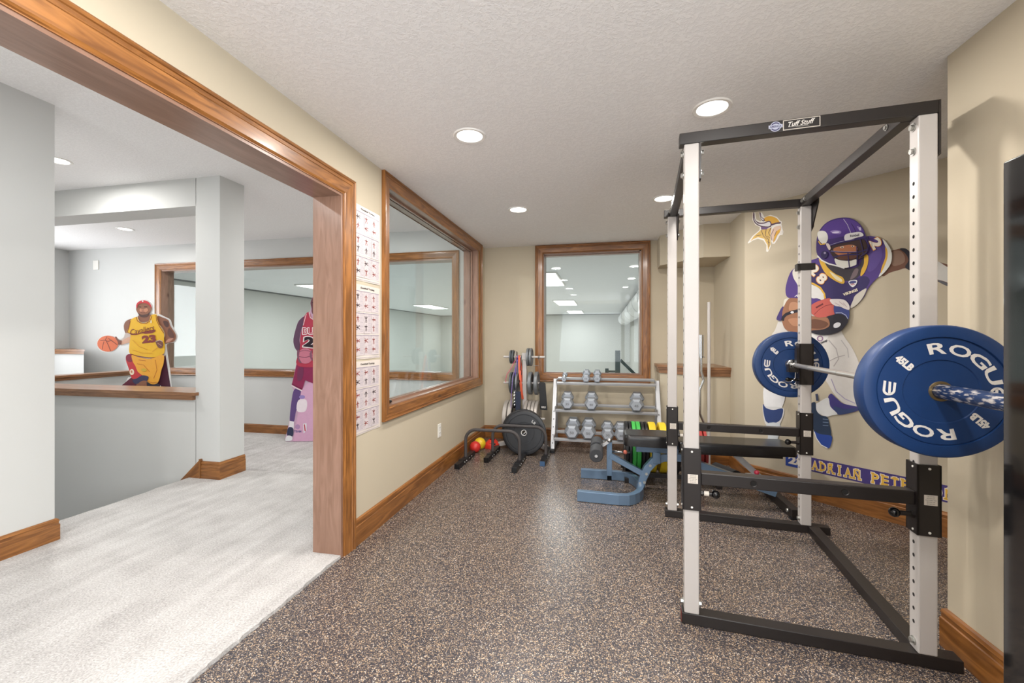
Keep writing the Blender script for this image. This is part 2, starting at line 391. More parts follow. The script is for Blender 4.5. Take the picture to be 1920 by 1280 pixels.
# ceilings
struct(MB().box((XL, -2.7, ZC), (3.4, YB, ZC + .08)).build('ceiling', M_CEIL), 'textured off-white gym ceiling', 'ceiling')
struct(MB().box((-8.7, -2.7, ZH), (XO, 5.42, ZH + .08)).build('ceiling', M_CEIL), 'textured white ceiling over the landing', 'ceiling')

# left wall with opening and window.  opening y -0.6..2.239 z..2.127 ; window y 2.79..5.03 z .79..2.37
def wall_with_holes(name, xa, xb, y0, y1, z0, z1, holes, m, label):
    b = MB(); ys = sorted({y0, y1} | {h[0] for h in holes} | {h[1] for h in holes})
    for a, c in zip(ys[:-1], ys[1:]):
        zs = [z0]
        for h in holes:
            if h[0] <= a and c <= h[1]: zs += [h[2], h[3]]
        zs.append(z1)
        for k in range(0, len(zs), 2):
            if zs[k + 1] - zs[k] > 1e-4: b.box((xa, a, zs[k]), (xb, c, zs[k + 1]))
    return struct(b.build(name, m), label, 'wall')
OPN = (-0.6, 2.239, -0.2, 2.127); WIN = (2.785, 5.035, 0.785, 2.372)
wall_with_holes('wall_left', XL, XM, -2.7, YB + .1, -0.2, ZC + .08, [OPN, WIN], M_WALL, 'beige left wall with the wide opening and interior window')
wall_with_holes('wall_left_hall', XM, XO, -2.7, YB + .1, -0.3, ZH + .08, [OPN, WIN], M_HALL, 'grey landing side of the wall with the wide opening')

PROF = [(0, 0), (0, .024), (.006, .027), (.013, .024), (.015, .019), (.024, .019), (.026, .021), (.030, .021), (.032, .018), (.080, .015), (.086, .011), (.090, .008), (.093, .008), (.093, 0)]
def casing(b, pl, u0, z0, u1, z1, width=.10, open_bottom=False, mi=0):
    """mitred moulding round a rectangle (outer edge) on plane pl"""
    k = width / .093
    cor = [(u0, z0), (u1, z0), (u1, z1), (u0, z1)]; ins = [(1, 1), (-1, 1), (-1, -1), (1, -1)]
    rings = []
    for (u, z), (a, c) in zip(cor, ins):
        rings.append([pl.at(u + a * p * k, z + (0 if (open_bottom and c > 0) else c * p * k), h + .0005) for p, h in PROF])
    n = len(PROF)
    for i in range(4):
        if open_bottom and i == 0: continue
        r0, r1 = rings[i], rings[(i + 1) % 4]; g = (r1[0] - r0[0]).normalized()
        b.add(r0 + r1, [(q, q + 1, n + q + 1, n + q) for q in range(n - 1)], mi, g)
    return b
PL_L = Plane((XL, 0), (0, 1)); PL_B = Plane((0, YB), (1, 0))
# opening trim
t = thing('trim_1', 'knotty alder casing round the wide opening to the landing', 'trim', (XL, 2.24, 0)); struct(t)
b = MB(); casing(b, PL_L, -0.71, 0, 2.348, 2.232, .106, True); b.build('casing', WOOD, t)
b = MB(); b.box((XO - .001, 2.224, 0), (XL + .004, 2.242, 2.13), grain=(0, 0, 1)); b.box((XO - .001, -0.6, 2.112), (XL + .004, 2.224, 2.13), grain=(0, 1, 0)); b.box((XO - .001, -.6, 0), (XL + .004, -.582, 2.112), grain=(0, 0, 1))
JAMB = wood_mat('alder_jamb_sheen', srgb(152, 118, 100), srgb(130, 98, 80), srgb(92, 60, 46), .3)  # paler than the casing alder: its sheen is put into the colour
b.build('jamb', JAMB, t)
b = MB(); PH = Plane((XO, 0), (0, 1)); PH.n = Vector((-.3, 0, 0)); casing(b, PH, -0.71, 0, 2.348, 2.232, .106, True); b.build('casing', WOOD, t)
# left interior window
t = thing('window_1', 'large interior window in the left wall framed in knotty alder', 'window', (XL, 3.9, .7)); struct(t)
b = MB(); casing(b, PL_L, 2.698, 0.70, 5.148, 2.4445, .095); b.build('window_frame', WOOD, t)
b = MB(); casing(b, PH, 2.698, 0.70, 5.148, 2.4445, .095); b.build('window_frame', WOOD, t)
b = MB()
b.box((XO, WIN[0], WIN[2]), (XL, WIN[1], WIN[2] + .018), grain=(0, 1, 0)); b.box((XO, WIN[0], WIN[3] - .018), (XL, WIN[1], WIN[3]), grain=(0, 1, 0))
b.box((XO, WIN[0], WIN[2]), (XL, WIN[0] + .018, WIN[3]), grain=(0, 0, 1)); b.box((XO, WIN[1] - .018, WIN[2]), (XL, WIN[1], WIN[3]), grain=(0, 0, 1))
for xs in ((XM - .022, XM - .006), (XM + .006, XM + .022)):
    for lo, hi in (((WIN[0] + .018, WIN[2] + .018), (WIN[1] - .018, WIN[2] + .034)), ((WIN[0] + .018, WIN[3] - .034), (WIN[1] - .018, WIN[3] - .018)), ((WIN[0] + .018, WIN[2] + .034), (WIN[0] + .034, WIN[3] - .034)), ((WIN[1] - .034, WIN[2] + .034), (WIN[1] - .018, WIN[3] - .034))):
        b.box((xs[0], lo[0], lo[1]), (xs[1], hi[0], hi[1]))
b.build('jamb', JAMB, t)
MB().box((XM - .003, WIN[0] + .018, WIN[2] + .018), (XM + .003, WIN[1] - .018, WIN[3] - .018)).build('pane', GLASS, t)

# back wall with window
def wall_y(name, ya, yb, x0, x1, z0, z1, holes, m, label):
    b = MB(); xs = sorted({x0, x1} | {h[0] for h in holes} | {h[1] for h in holes})
    for a, c in zip(xs[:-1], xs[1:]):
        zs = [z0]
        for h in holes:
            if h[0] <= a and c <= h[1]: zs += [h[2], h[3]]
        zs.append(z1)
        for k in range(0, len(zs), 2):
            if zs[k + 1] - zs[k] > 1e-4: b.box((a, ya, zs[k]), (c, yb, zs[k + 1]))
    return struct(b.build(name, m), label, 'wall')
BW = (-0.735, 0.45, 0.825, 2.345)
wall_y('wall_back', YB, YB + .2, XL, 1.6, -.1, ZC + .08, [BW], M_WALL, 'beige back wall with the framed window to the court')
t = thing('window_2', 'tall interior window in the back wall above the dumbbell rack', 'window', (-.14, YB, .75)); struct(t)
b = MB(); casing(b, PL_B, -0.828, 0.742, 0.555, 2.441, .102); b.build('window_frame', WOOD, t)
b = MB(); y0, y1 = YB, YB + .2
b.box((BW[0], y0, BW[2]), (BW[1], y1, BW[2] + .018)); b.box((BW[0], y0, BW[3] - .018), (BW[1], y1, BW[3])); b.box((BW[0], y0, BW[2]), (BW[0] + .018, y1, BW[3])); b.box((BW[1] - .018, y0, BW[2]), (BW[1], y1, BW[3]))
b.box((BW[0] + .018, y0 + .06, BW[2] + .018), (BW[1] - .018, y0 + .075, BW[2] + .03)); b.box((BW[0] + .018, y0 + .06, BW[3] - .03), (BW[1] - .018, y0 + .075, BW[3] - .018))
b.build('jamb', JAMB, t)
MB().box((BW[0] + .018, y0 + .08, BW[2] + .018), (BW[1] - .018, y0 + .086, BW[3] - .018)).build('pane', GLASS, t)

# right walls, recess
wall_with_holes('wall_right', XR, XR + .10, -2.7, 2.10, 0, ZC, [(-2.45, -.45, .7, 2.2)], M_WALL, 'beige right wall stub beside the black cabinet')  # unseen opening behind the camera, added for the side fill lamp
struct(MB().box((XR + .10, 1.94, 0), (3.4, 2.10, ZC)).build('wall_recess', M_WALL), 'beige return wall of the recess behind the rack', 'wall')
b = MB(); K = 5.44
poly = [(1.25, K - 1.25), (3.4, K - 3.4), (3.4, K - 3.4 + .3), (1.45, 4.4), (1.42, 5.5), (1.26, 5.5), (1.26, 4.19)]
b.prism(poly, 0, ZC, lambda a, c, h: Vector((a, c, h)))
struct(b.build('wall_diagonal', M_WALL), 'beige diagonal wall carrying the football player decal', 'wall')
nich = [(0.637, YB), (0.637, 5.09), (1.008, 4.67), (1.26, 4.67), (1.26, YB)]
fr3 = lambda a, c, h: Vector((a, c, h))
struct(MB().prism(nich, 2.107, ZC, fr3).build('wall_soffit', M_WALL), 'boxed beige soffit in the corner under the ceiling', 'wall')
struct(MB().prism(nich, 0, 0.90, fr3).build('wall_ledge', M_WALL), 'low angled beige half wall in the back right corner', 'wall')
cap = [(0.60, YB), (0.60, 5.075), (0.99, 4.632), (1.26, 4.632), (1.26, YB)]
b = MB().prism(cap, .958, .985, fr3, grain=Vector((1, 0, 0)))
for (ax, ay), (bx, by), in (((0.612, YB), (0.612, 5.08)), ((0.612, 5.08), (0.997, 4.645)), ((0.997, 4.645), (1.26, 4.645))):
    pass
b.prism([(0.612, YB), (0.612, 5.08), (0.995, 4.648), (1.26, 4.648), (1.26, YB)], .935, .958, fr3, grain=Vector((1, 0, 0)))
b.prism([(0.624, YB), (0.624, 5.085), (1.0, 4.658), (1.26, 4.658), (1.26, YB)], .89, .935, fr3, grain=Vector((1, 0, 0)))
struct(b.build('trim_2', CAP), 'alder cap on the angled corner half wall', 'trim')
# rear wall with an opening added for the fill lamp (behind the camera) and far right closure
wall_y('wall_rear', -2.72, -2.6, XL, 3.4, 0, ZC, [(-1.32, 1.2, 0.3, 2.35)], M_WALL, 'beige rear wall behind the camera')
struct(MB().box((3.4, -2.7, 0), (3.5, 5.4, ZC)).build('wall_far_right', M_WALL), 'beige end wall of the recess', 'wall')
wall_y('wall_rear_hall', -2.72, -2.6, -8.7, XO, -.2, ZH, [(-5.2, -2.0, 0.65, 2.35)], M_HALL, 'grey landing wall behind the camera')  # opening added to let in the landing fill lamp

# landing walls
wall_with_holes('wall_hall_left', -8.75, -8.7, -2.7, 5.42, -2.2, ZH, [(2.9, 4.4, .9, 2.4)], M_HALL, 'grey far left wall beyond the half walls')
struct(MB().box((-6.8, -2.7, -2.2), (-3.36, 2.02, ZH)).build('wall_hall_near', M_HALL), 'grey wall block at the left edge of the landing', 'wall')
b = MB(); b.box((-3.624, 3.20, -2.2), (-3.36, 3.465, ZH)); b.box((-6.8, 3.20, 2.485), (-3.62, 3.465, ZH)); b.box((-6.8, 3.20, -2.2), (-3.62, 3.465, .72))
struct(b.build('wall_column', M_HALL), 'grey column with header and half wall over the stairs', 'wall')
b = MB(); b.box((-6.84, 3.16, .762), (-3.62, 3.505, .79)); b.box((-6.84, 3.172, .72), (-3.626, 3.493, .762)); b.box((-3.62, 3.16, .762), (-3.585, 3.197, .79))
struct(b.build('trim_3', CAP), 'alder cap on the half wall over the stairs', 'trim')
struct(MB().box((-6.98, 3.465, ZF), (-6.83, 5.42, .745)).build('wall_low_left', M_HALL), 'grey low wall behind the basketball cutout', 'wall')
b = MB(); b.box((-7.02, 3.465, .775), (-6.79, 5.42, .80)); b.box((-7.0, 3.465, .735), (-6.81, 5.42, .775))
struct(b.build('trim_4', CAP), 'alder cap running to the far wall behind the yellow cutout', 'trim')
struct(MB().prism([(-8.7, 5.02), (-7.76, 5.02), (-8.66, 5.42), (-8.7, 5.42)], ZF, 1.05, lambda a, c, h: Vector((a, c, h))).build('wall_low_far', M_HALL), 'small grey half wall in the far left corner', 'wall')
b = MB(); b.prism([(-8.7, 4.98), (-7.68, 4.98), (-8.60, 5.42), (-8.7, 5.42)], 1.085, 1.11, lambda a, c, h: Vector((a, c, h)), grain=Vector((1, 0, 0))); b.prism([(-8.7, 4.995), (-7.72, 4.995), (-8.63, 5.42), (-8.7, 5.42)], 1.04, 1.085, lambda a, c, h: Vector((a, c, h)), grain=Vector((1, 0, 0)))
struct(b.build('trim_5', CAP), 'alder cap of the small far left half wall', 'trim')
HW = (-6.81, -1.955, 0.80, 2.35)
wall_y('wall_hall_far', 5.42, 5.62, -8.7, XO + .02, -.3, ZH + .08, [HW], M_HALL, 'grey far wall of the landing with the long window')
t = thing('window_3', 'long interior window on the far landing wall', 'window', (-4.4, 5.42, .7)); struct(t)
PL_H = Plane((0, 5.42), (1, 0)); PL_H.n = Vector((0, -1, 0))
b = MB(); casing(b, PL_H, -6.895, 0.712, -1.871, 2.45, .10); b.build('window_frame', WOOD, t)
b = MB(); y0, y1 = 5.42, 5.62
b.box((HW[0], y0, HW[2]), (HW[1], y1, HW[2] + .018)); b.box((HW[0], y0, HW[3] - .018), (HW[1], y1, HW[3])); b.box((HW[0], y0, HW[2]), (HW[0] + .018, y1, HW[3])); b.box((HW[1] - .018, y0, HW[2]), (HW[1], y1, HW[3]))
b.build('jamb', JAMB, t)
MB().box((HW[0] + .018, y0 + .1, HW[2] + .018), (HW[1] - .018, y0 + .106, HW[3] - .018)).build('pane', GLASS, t)

# the white court behind both windows
CX0, CX1, CY1, CZ = -8.45, 1.30, 21.5, 2.48
struct(MB().box((CX0, 5.62, -1.6), (CX1, CY1, -1.5)).build('floor', mat('court_floor', srgb(226, 222, 214), .4)), 'floor of the white sports court', 'floor')
struct(MB().box((CX0, 5.45, CZ), (CX1 + .3, CY1, CZ + .1)).build('ceiling', M_COURTC), 'pale grey court ceiling seen through the windows', 'ceiling')
struct(MB().box((CX0 - .1, 5.62, -1.5), (CX0, CY1, CZ)).build('wall_court_left', M_COURT), 'white left wall of the court', 'wall')
struct(MB().box((CX1, 5.52, -1.5), (CX1 + .1, CY1, CZ)).build('wall_court_right', M_COURT), 'white right wall of the court', 'wall')
struct(MB().box((CX0, CY1, -1.5), (CX1, CY1 + .1, CZ)).build('wall_court_end', M_COURT), 'white end wall of the court', 'wall')
struct(MB().box((CX0, CY1 - .03, CZ - .03), (CX1, CY1, CZ)).box((CX0, 5.7, CZ - .03), (CX0 + .03, CY1 - .03, CZ)).build('trim_6', mat('grey_track', srgb(110, 112, 112), .5)), 'thin grey edge trim at the court ceiling', 'trim')

# baseboards
BP = [(0, 0), (.017, 0), (.017, .118), (.013, .122), (.013, .138), (.016, .142), (.011, .156), (.004, .162), (0, .162)]
def baseboard(name, pts, side, label, z=0, h=1.0, m=None):
    sec = [(side * a, c * h) for a, c in BP]
    b = MB().sweep([(x, y, z) for x, y in pts], sec)
    return struct(b.build(name, m or WOOD), label, 'baseboard')
e = .0006
baseboard('baseboard_left', [(XL + e, 2.35), (XL + e, YB - e), (0.637 - e, YB - e), (0.637 - e, 5.09), (1.008, 4.67 - e), (1.26 - e, 4.67 - e), (1.26 - e, 4.18), (3.39, K - 3.39 - e)], 1, 'knotty alder baseboard round the back of the gym', 0)
baseboard('baseboard_right', [(XR + .5, 2.10 + e), (XR - e, 2.10 + e), (XR - e, -2.6)], 1, 'knotty alder baseboard on the right wall stub')
baseboard('baseboard_hall_near', [(-3.36 + e, -2.6), (-3.36 + e, 2.02 + e), (-3.60, 2.02 + e)], 1, 'alder baseboard at the left edge of the landing', .012, .86)
baseboard('baseboard_column', [(-3.55, 3.20 - e), (-3.36 + e, 3.20 - e), (-3.36 + e, 3.466)], 1, 'alder baseboard round the grey column', .012, .98)
baseboard('baseboard_hall_far', [(-6.82, 5.42 - e), (XO - .01, 5.42 - e)], 1, 'alder baseboard of the far landing wall', ZF, .78)
b = MB().prism([(-3.545, .175), (-3.57, .175), (-3.78, -.02), (-3.78, -.2), (-3.545, 0)], 3.183, 3.199, lambda a, c, h: Vector((a, h, c)), grain=Vector((.8, 0, .6)).normalized())
b.box((-3.565, 3.178, .0), (-3.548, 3.199, .19))
struct(b.build('trim_7', WOOD), 'alder stair skirt dropping away beside the column', 'trim')

# ================================================================== CEILING LIGHTS
def can_light(x, y, z, label, grp):
    t = thing('recessed_ceiling_light', label, 'ceiling light', (x, y, z), grp)
    MB().lathe([(.070, .004), (.074, -.004), (.090, -.006), (.094, -.001), (.094, .002)], (x, y, z), (0, 0, 1), 40).build('trim_ring', M_CAN, t)
    MB().lathe([(.0001, -.0005), (.071, -.0005)], (x, y, z), (0, 0, 1), 32).build('lens', M_LENS, t)
GL = ['recessed ceiling light left of centre, nearest above the opening trim', 'recessed ceiling light just left of the rack top beam', 'recessed ceiling light above the back window, left one', 'small recessed ceiling light behind the left rack post']
for i, (x, y) in enumerate(GYM_LAMPS[:4]): can_light(x, y, ZC - .001, GL[i], 'recessed lights in the gym ceiling')
for i, (x, y) in enumerate(GYM_LAMPS[4:]): can_light(x, y, ZC - .001, 'recessed ceiling light behind the viewpoint', 'recessed lights in the gym ceiling')
can_light(*HALL_LAMPS[0], ZH - .001, 'recessed light on the landing ceiling beside the left wall block', 'recessed lights over the landing')
can_light(*HALL_LAMPS[1], ZH - .001, 'recessed light on the far landing ceiling seen under the header', 'recessed lights over the landing')
for x, y in HALL_LAMPS[2:]: can_light(x, y, ZH - .001, 'added unseen recessed light to brighten the landing', 'recessed lights over the landing')
PN = {(-1.15, 8.6): 'big court light panel cut by the back window frame', (-1.2, 14.3): 'middle court light panel seen through the back window', (-1.2, 19.4): 'farthest court light panel seen through the back window',
      (-6.35, 9.2): 'court light panel left of the opening jamb', (-6.3, 15.1): 'court light panel seen through the left window', (-6.3, 20.0): 'farthest court light panel on the left row'}
for (x, y), l in PN.items():
    t = thing('court_light_panel', l, 'ceiling light', (x, y, CZ - .03), 'rectangular panels on the court ceiling')
    MB().box((x - .34, y - .95, CZ - .03), (x + .34, y + .95, CZ - .0005)).build('housing', M_CAN, t)
    MB().box((x - .31, y - .92, CZ - .034), (x + .31, y + .92, CZ - .031)).build('lens', M_PANEL, t)
    area('panel_light', (x, y, CZ - .06), (0, 0, 0), .6, 1.8, 56, (.99, 1, .99))
# duct along the court's right wall, hoop stand
b = MB(); b.cyl((.98, 9.5, 2.17), (.98, 20.6, 2.17), .27, 28)
for y in (11, 13, 15, 17, 19): b.cyl((.98, y, 2.17), (.98, y + .05, 2.17), .28, 28)
tagt(b.build('air_duct', mat('white_duct', srgb(222, 224, 224), .45)), 'white round duct along the court wall behind the back window', 'duct')
t = thing('basketball_hoop_stand', 'dark post with a diagonal arm seen low in the back window', 'hoop stand', (.30, 9.0, -1.5))
M_HOOP = mat('dark_green_metal', srgb(52, 66, 64), .4)
MB().box((.25, 8.95, -1.499), (.35, 9.05, 1.03)).build('post', M_HOOP, t, .004)
b = MB().sweep([(.35, 9, .84), (1.05, 9, .14)], [(-.03, -.05), (.03, -.05), (.03, .05), (-.03, .05)], up=(0, 1, 0)); b.build('arm', M_HOOP, t)
MB().box((.05, 8.96, .55), (.12, 9.04, .66)).box((.12, 8.98, .58), (.25, 9.02, .62)).build('bracket', M_HOOP, t)

# wall plates
t = thing('wall_outlet', 'white duplex outlet low on the left wall under the window', 'outlet', (XL, 3.757, .42))
MB().box((XL + .0006, 3.72, .358), (XL + .007, 3.794, .482)).build('cover_plate', M_WHPL, t, .002)
b = MB()
for z in (.395, .445): b.box((XL + .007, 3.739, z - .015), (XL + .009, 3.775, z + .015)); b.box((XL + .009, 3.747, z - .004), (XL + .0095, 3.750, z + .008), 1); b.box((XL + .009, 3.763, z - .004), (XL + .0095, 3.766, z + .008), 1)
b.build('sockets', [M_WHPL, M_HOLE], t)
u, z = PL_H.hit(181, 497)
tagt(MB().box((u - .055, 5.405, z - .075), (u + .055, 5.4195, z + .075)).build('wall_sensor', M_WHPL, None, .004), 'small white box high on the far landing wall', 'sensor')
tagt(MB().sphere((-1.535, 2.86, WIN[2] + .032), .045, 16, 10, sc=(.6, 1, .3)).build('black_puck', M_KNOB), 'small black oval puck on the left window sill', 'ornament')

# ================================================================== POWER RACK
TH = math.radians(-5.2); ct, st_ = math.cos(TH), math.sin(TH)
RO = Vector((.348, 2.033, 0))
def R(u, v, z): return Vector((RO.x + u * ct - v * st_, RO.y + u * st_ + v * ct, z))
W, DP, HT = .993, 1.254, 2.20
rack = thing('power_rack', 'white and black power rack holding the blue barbell plates', 'power rack', R(.5, .62, 0))
T = .05; PW = .062
b = MB().box((0, 0, .001), (1.0, T + .012, T), fr=R).build('base_beam', M_BLK, rack, .003)
MB().box((-.002, .004, .006), (0, T + .006, T - .004), fr=R).build('end_cap', mat('red_worn_cap', srgb(96, 30, 22), .5), b)
MB().box((-.018, DP - T - .012, .001), (.992, DP, T), fr=R).build('base_beam', M_BLK, rack, .003)
MB().box((.866, T + .012, .001), (.928, DP - T - .012, T), fr=R).build('base_beam', M_BLK, rack, .003)
def hexbolt(b, c, axis, r=.011, h=.009, mi=0):
    c = Vector(c); ax = Vector(axis)
    b.cyl(c, c + ax * .003, r * 1.45, 16, mi); b.cyl(c + ax * .003, c + ax * (.003 + h), r, 6, mi, smooth=False)
UX = (R(1, 0, 0) - R(0, 0, 0)); VX = (R(0, 1, 0) - R(0, 0, 0))
posts = {'nl': (.010, .0), 'nr': (.859, .0), 'fl': (.0, DP - PW), 'fr': (.824, DP - PW)}
for k, (u0, v0) in posts.items():
    b = MB().box((u0, v0, T), (u0 + PW, v0 + PW, HT - .05), fr=R)
    post = b.build('upright', M_WHT, rack, .005)
    hb = MB(); right = k[1] == 'r'
    for i in range(34):
        z = .16 + i * .0525
        if z > 2.02: break
        c = R(u0 - .0004, v0 + PW / 2, z); 
        hb.lathe([(.0001, 0), (.0075, 0)], c, -UX, 14)
        c = R(u0 + PW + .0004, v0 + PW / 2, z); hb.lathe([(.0001, 0), (.0075, 0)], c, UX, 14)
    o = hb.build('adjustment_holes', M_HOLE, post)
    bb = MB()
    for z in (.085,): hexbolt(bb, R(u0 - .0005, v0 + PW * .5, z), -UX); hexbolt(bb, R(u0 + PW + .0005, v0 + PW * .5, z), UX)
    for z in (2.115, 2.02): hexbolt(bb, R(u0 - .0005, v0 + PW * .5, z), -UX); hexbolt(bb, R(u0 + PW + .0095, v0 + PW * .5, z), UX)
    bb.build('bolt', M_BOLT, post)
# top beams
tb = MB().box((-.010, -.002, HT - T), (.9215, T, HT), fr=R).build('top_beam', M_BLK, rack, .003)
MB().box((-.025, DP - T - .01, HT - T), (.890, DP - .008, HT), fr=R).build('top_beam', M_BLK, rack, .003)
for u in (.016, .824):
    sb = MB().box((u, T, HT - T - .001), (u + .048, DP - T - .01, HT - .002), fr=R).build('top_beam', M_BLK, rack, .003)
    bb = MB()
    for v in (.15, DP - .14, DP - .09): hexbolt(bb, R(u - .0005, v, HT - .024), -UX, .009, .006)
    bb.build('bolt', M_BOLT, sb)
# gusset plates
for (u0, v0, s) in ((.9218, 0, 1), (.072, 0, 1), (.887, DP, -1), (.062, DP, -1)):
    g = MB().prism([(0, HT), (0, HT - .21), (.03 * s, HT - .215), (.06 * s, HT - .2), (.16 * s, HT - .06), (.16 * s, HT)], u0 + .0005, u0 + .008, lambda a, c, h, v0=v0: R(h, v0 + a, c))
    g.build('gusset_plate', M_BLK, rack)
# name plate and round emblem on the near top beam
def on_front(u, z, off): return R(u, -.002 - off, z)
def beam_u(px):  # position along the beam for a pixel column
    r = ray(px, 230); A = RO + VX * -.002; n = VX
    D = A.dot(n) / r.dot(n); P = r * D; return (Vector((P.x, P.y, 0)) - RO).dot(UX), EYE
u0, u1 = beam_u(1468)[0], beam_u(1538)[0]; zc = HT - .025
b = MB(); b.box((u0, -.0035, zc - .021), (u1, -.002, zc + .021), 1, fr=R); b.box((u0 + .003, -.0038, zc - .018), (u1 - .003, -.0035, zc + .018), 0, fr=R)
plate = b.build('name_plate', [M_BLK, M_PAPER], tb)
vs, fs = fit_text('Tuff Stuff', (u1 - u0) * .72, .020, off=.02, shear=.35)
b = MB().add([R((u0 + u1) / 2 + x, -.0042, zc + .003 + y + x * .03) for x, y in vs], fs)
vs, fs = fit_text('FITNESS EQUIPMENT', (u1 - u0) * .36, .0022); b.add([R((u0 + u1) / 2 + x + .004, -.0042, zc - .0125 + y) for x, y in vs], fs)
b.box((u0 + .02, -.0042, zc - .0095), (u0 + .09, -.0040, zc - .0085), fr=R)
b.build('lettering', M_PWHITE, plate)
ue = beam_u(1454)[0]; M_EMB = mat('pale_blue_print', srgb(190, 194, 214), .5); M_EMBD = mat('deep_blue_print', srgb(70, 70, 110), .5)
b = MB(); c = on_front(ue, zc, .0006)
b.lathe([(.0001, 0), (.021, 0)], c, -VX, 28, 0); b.lathe([(.0001, 0), (.018, 0)], on_front(ue, zc, .0009), -VX, 28, 1); b.lathe([(.0001, 0), (.013, 0)], on_front(ue, zc, .0012), -VX, 28, 0)
b.box((ue - .026, -.0038, zc - .007), (ue + .026, -.0034, zc + .007), 0, fr=R)
vs, fs = fit_text('AMERICA', .044, .009, off=.03); b.add([R(ue + x, -.0042, zc + y) for x, y in vs], fs, 1)
vs, fs = fit_text('MADE IN', .018, .004, off=.02); b.add([R(ue + x, -.0042, zc + .012 + y) for x, y in vs], fs, 1)
b.build('round_emblem', [M_EMB, M_EMBD], tb)
# guide sleeves with pins and labels
def rivet(b, c, ax): b.cyl(c, Vector(c) + Vector(ax) * .003, .0045, 12)
for k, (u0, v0) in posts.items():
    right = k[1] == 'r'; s = .007; g0, g1 = .515, .790
    b = MB()
    b.box((u0 - s, v0 - s, g0), (u0 + PW + s, v0 - .0006, g1), fr=R); b.box((u0 - s, v0 + PW + .0006, g0), (u0 + PW + s, v0 + PW + s, g1), fr=R)
    b.box((u0 - s, v0 - s, g0), (u0 - .0006, v0 + PW + s, g1), fr=R); b.box((u0 + PW + .0006, v0 - s, g0), (u0 + PW + s, v0 + PW + s, g1), fr=R)
    sl = b.build('guide_sleeve', M_BLK, rack)
    vf = v0 - s
    rv = MB()
    for z in (g0 + .014, g1 - .014): rivet(rv, R(u0 + PW / 2, vf, z), -VX); rivet(rv, R(u0 - s, v0 + .02, z), -UX)
    rv.build('rivet', M_WHPL, sl)
    zl = .655; lw = .021
    lb = MB().box((u0 + .014, vf - .0008, zl - .02), (u0 + .014 + 2 * lw, vf - .0001, zl + .02), 0, fr=R)
    for q in range(5):
        vs, fs = fit_text(['TO STOP', 'REMOVING BAR', 'MUST INSERT PINS', 'BEFORE USE', 'SECURE PINS'][q], .026 if q != 2 else .034, .0035)
        lb.add([R(u0 + .014 + lw + x, vf - .001, zl + .0145 - q * .0072 + y) for x, y in vs], fs, 1)
    lab(lb.build('warning_label', [M_PAPER, M_INK], sl), 'small cream warning sticker')
    zp = .588; d = -1 if right else 1; us = u0 - s if right else u0 + PW + s
    p = MB(); vv = v0 + .018; p.cyl(R(us, vv, zp), R(us + d * .045, vv, zp), .0095, 16, 0); p.cyl(R(us, vv, zp), R(us + d * .010, vv, zp), .014, 6, 0)
    if not right: p.cyl(R(us + .014, vv, zp), R(us + .034, vv, zp), .0112, 16, 2)
    p.sphere(R(us + d * .062, vv, zp), .019, 20, 12, 1)
    p.build('pull_pin', [M_BLK, M_KNOB, M_PAPER], sl)
for v0 in (0, DP - PW):
    ul = (posts['nl'] if v0 == 0 else posts['fl'])[0] + PW + .007; ur = (posts['nr'] if v0 == 0 else posts['fr'])[0] - .007
    b = MB().box((ul, v0 + .004, .628), (ur, v0 + .056, .682), fr=R)
    sbar = b.build('safety_bar', M_BLK, rack, .004)
    h = MB()
    for q in (.27, .70): 
        c = R(ul + (ur - ul) * q, v0 + .0032, .655); h.lathe([(.0001, -.0004), (.011, -.0004)], c, -VX, 18, 0); h.lathe([(.011, 0), (.0135, .0015), (.014, 0)], c, -VX, 18, 1)
    h.build('bar_hole', [M_HOLE, M_BLK], sbar)
# bar holders (j-hooks) on the right hand posts
BU, BZ = .800, 1.10
for k in ('nr', 'fr'):
    u0, v0 = posts[k]; b = MB(); s = .009
    b.box((u0 - s, v0 - s, .975), (u0 + PW + s, v0 - .0006, 1.245), fr=R); b.box((u0 - s, v0 + PW + .0006, .975), (u0 + PW + s, v0 + PW + s, 1.245), fr=R); b.box((u0 - s, v0 - s, .975), (u0 - .0006, v0 + PW + s, 1.245), fr=R); b.box((u0 + PW + .0006, v0 - s, .975), (u0 + PW + s, v0 + PW + s, 1.245), fr=R)
    b.box((BU - .04, v0 + .006, 1.055), (u0 - s, v0 + .05, 1.084), fr=R)
    b.box((BU - .045, v0 + .006, 1.055), (BU - .036, v0 + .05, 1.106), fr=R)
    b.box((u0 - s - .012, v0 + .006, 1.10), (u0 - s, v0 + .05, 1.215), fr=R)
    hk = b.build('bar_holder', M_BLK, rack)
    p = MB().cyl(R(u0 - s, v0 + .02, 1.005), R(u0 - s - .05, v0 + .02, 1.005), .0095, 14); p.sphere(R(u0 - s - .06, v0 + .02, 1.005), .015, 16, 10)
    p.build('pull_pin', M_KNOB, hk)
u0, v0 = posts['fr']; s = .006
b = MB(); b.box((u0 - .02, v0 - s, 1.728), (u0 + PW + .02, v0 - .0006, 1.772), fr=R); b.box((u0 - .02, v0 - s, 1.728), (u0 - .001, v0 + .05, 1.772), fr=R)
b.build('clamp_band', M_BLK, rack, .001)

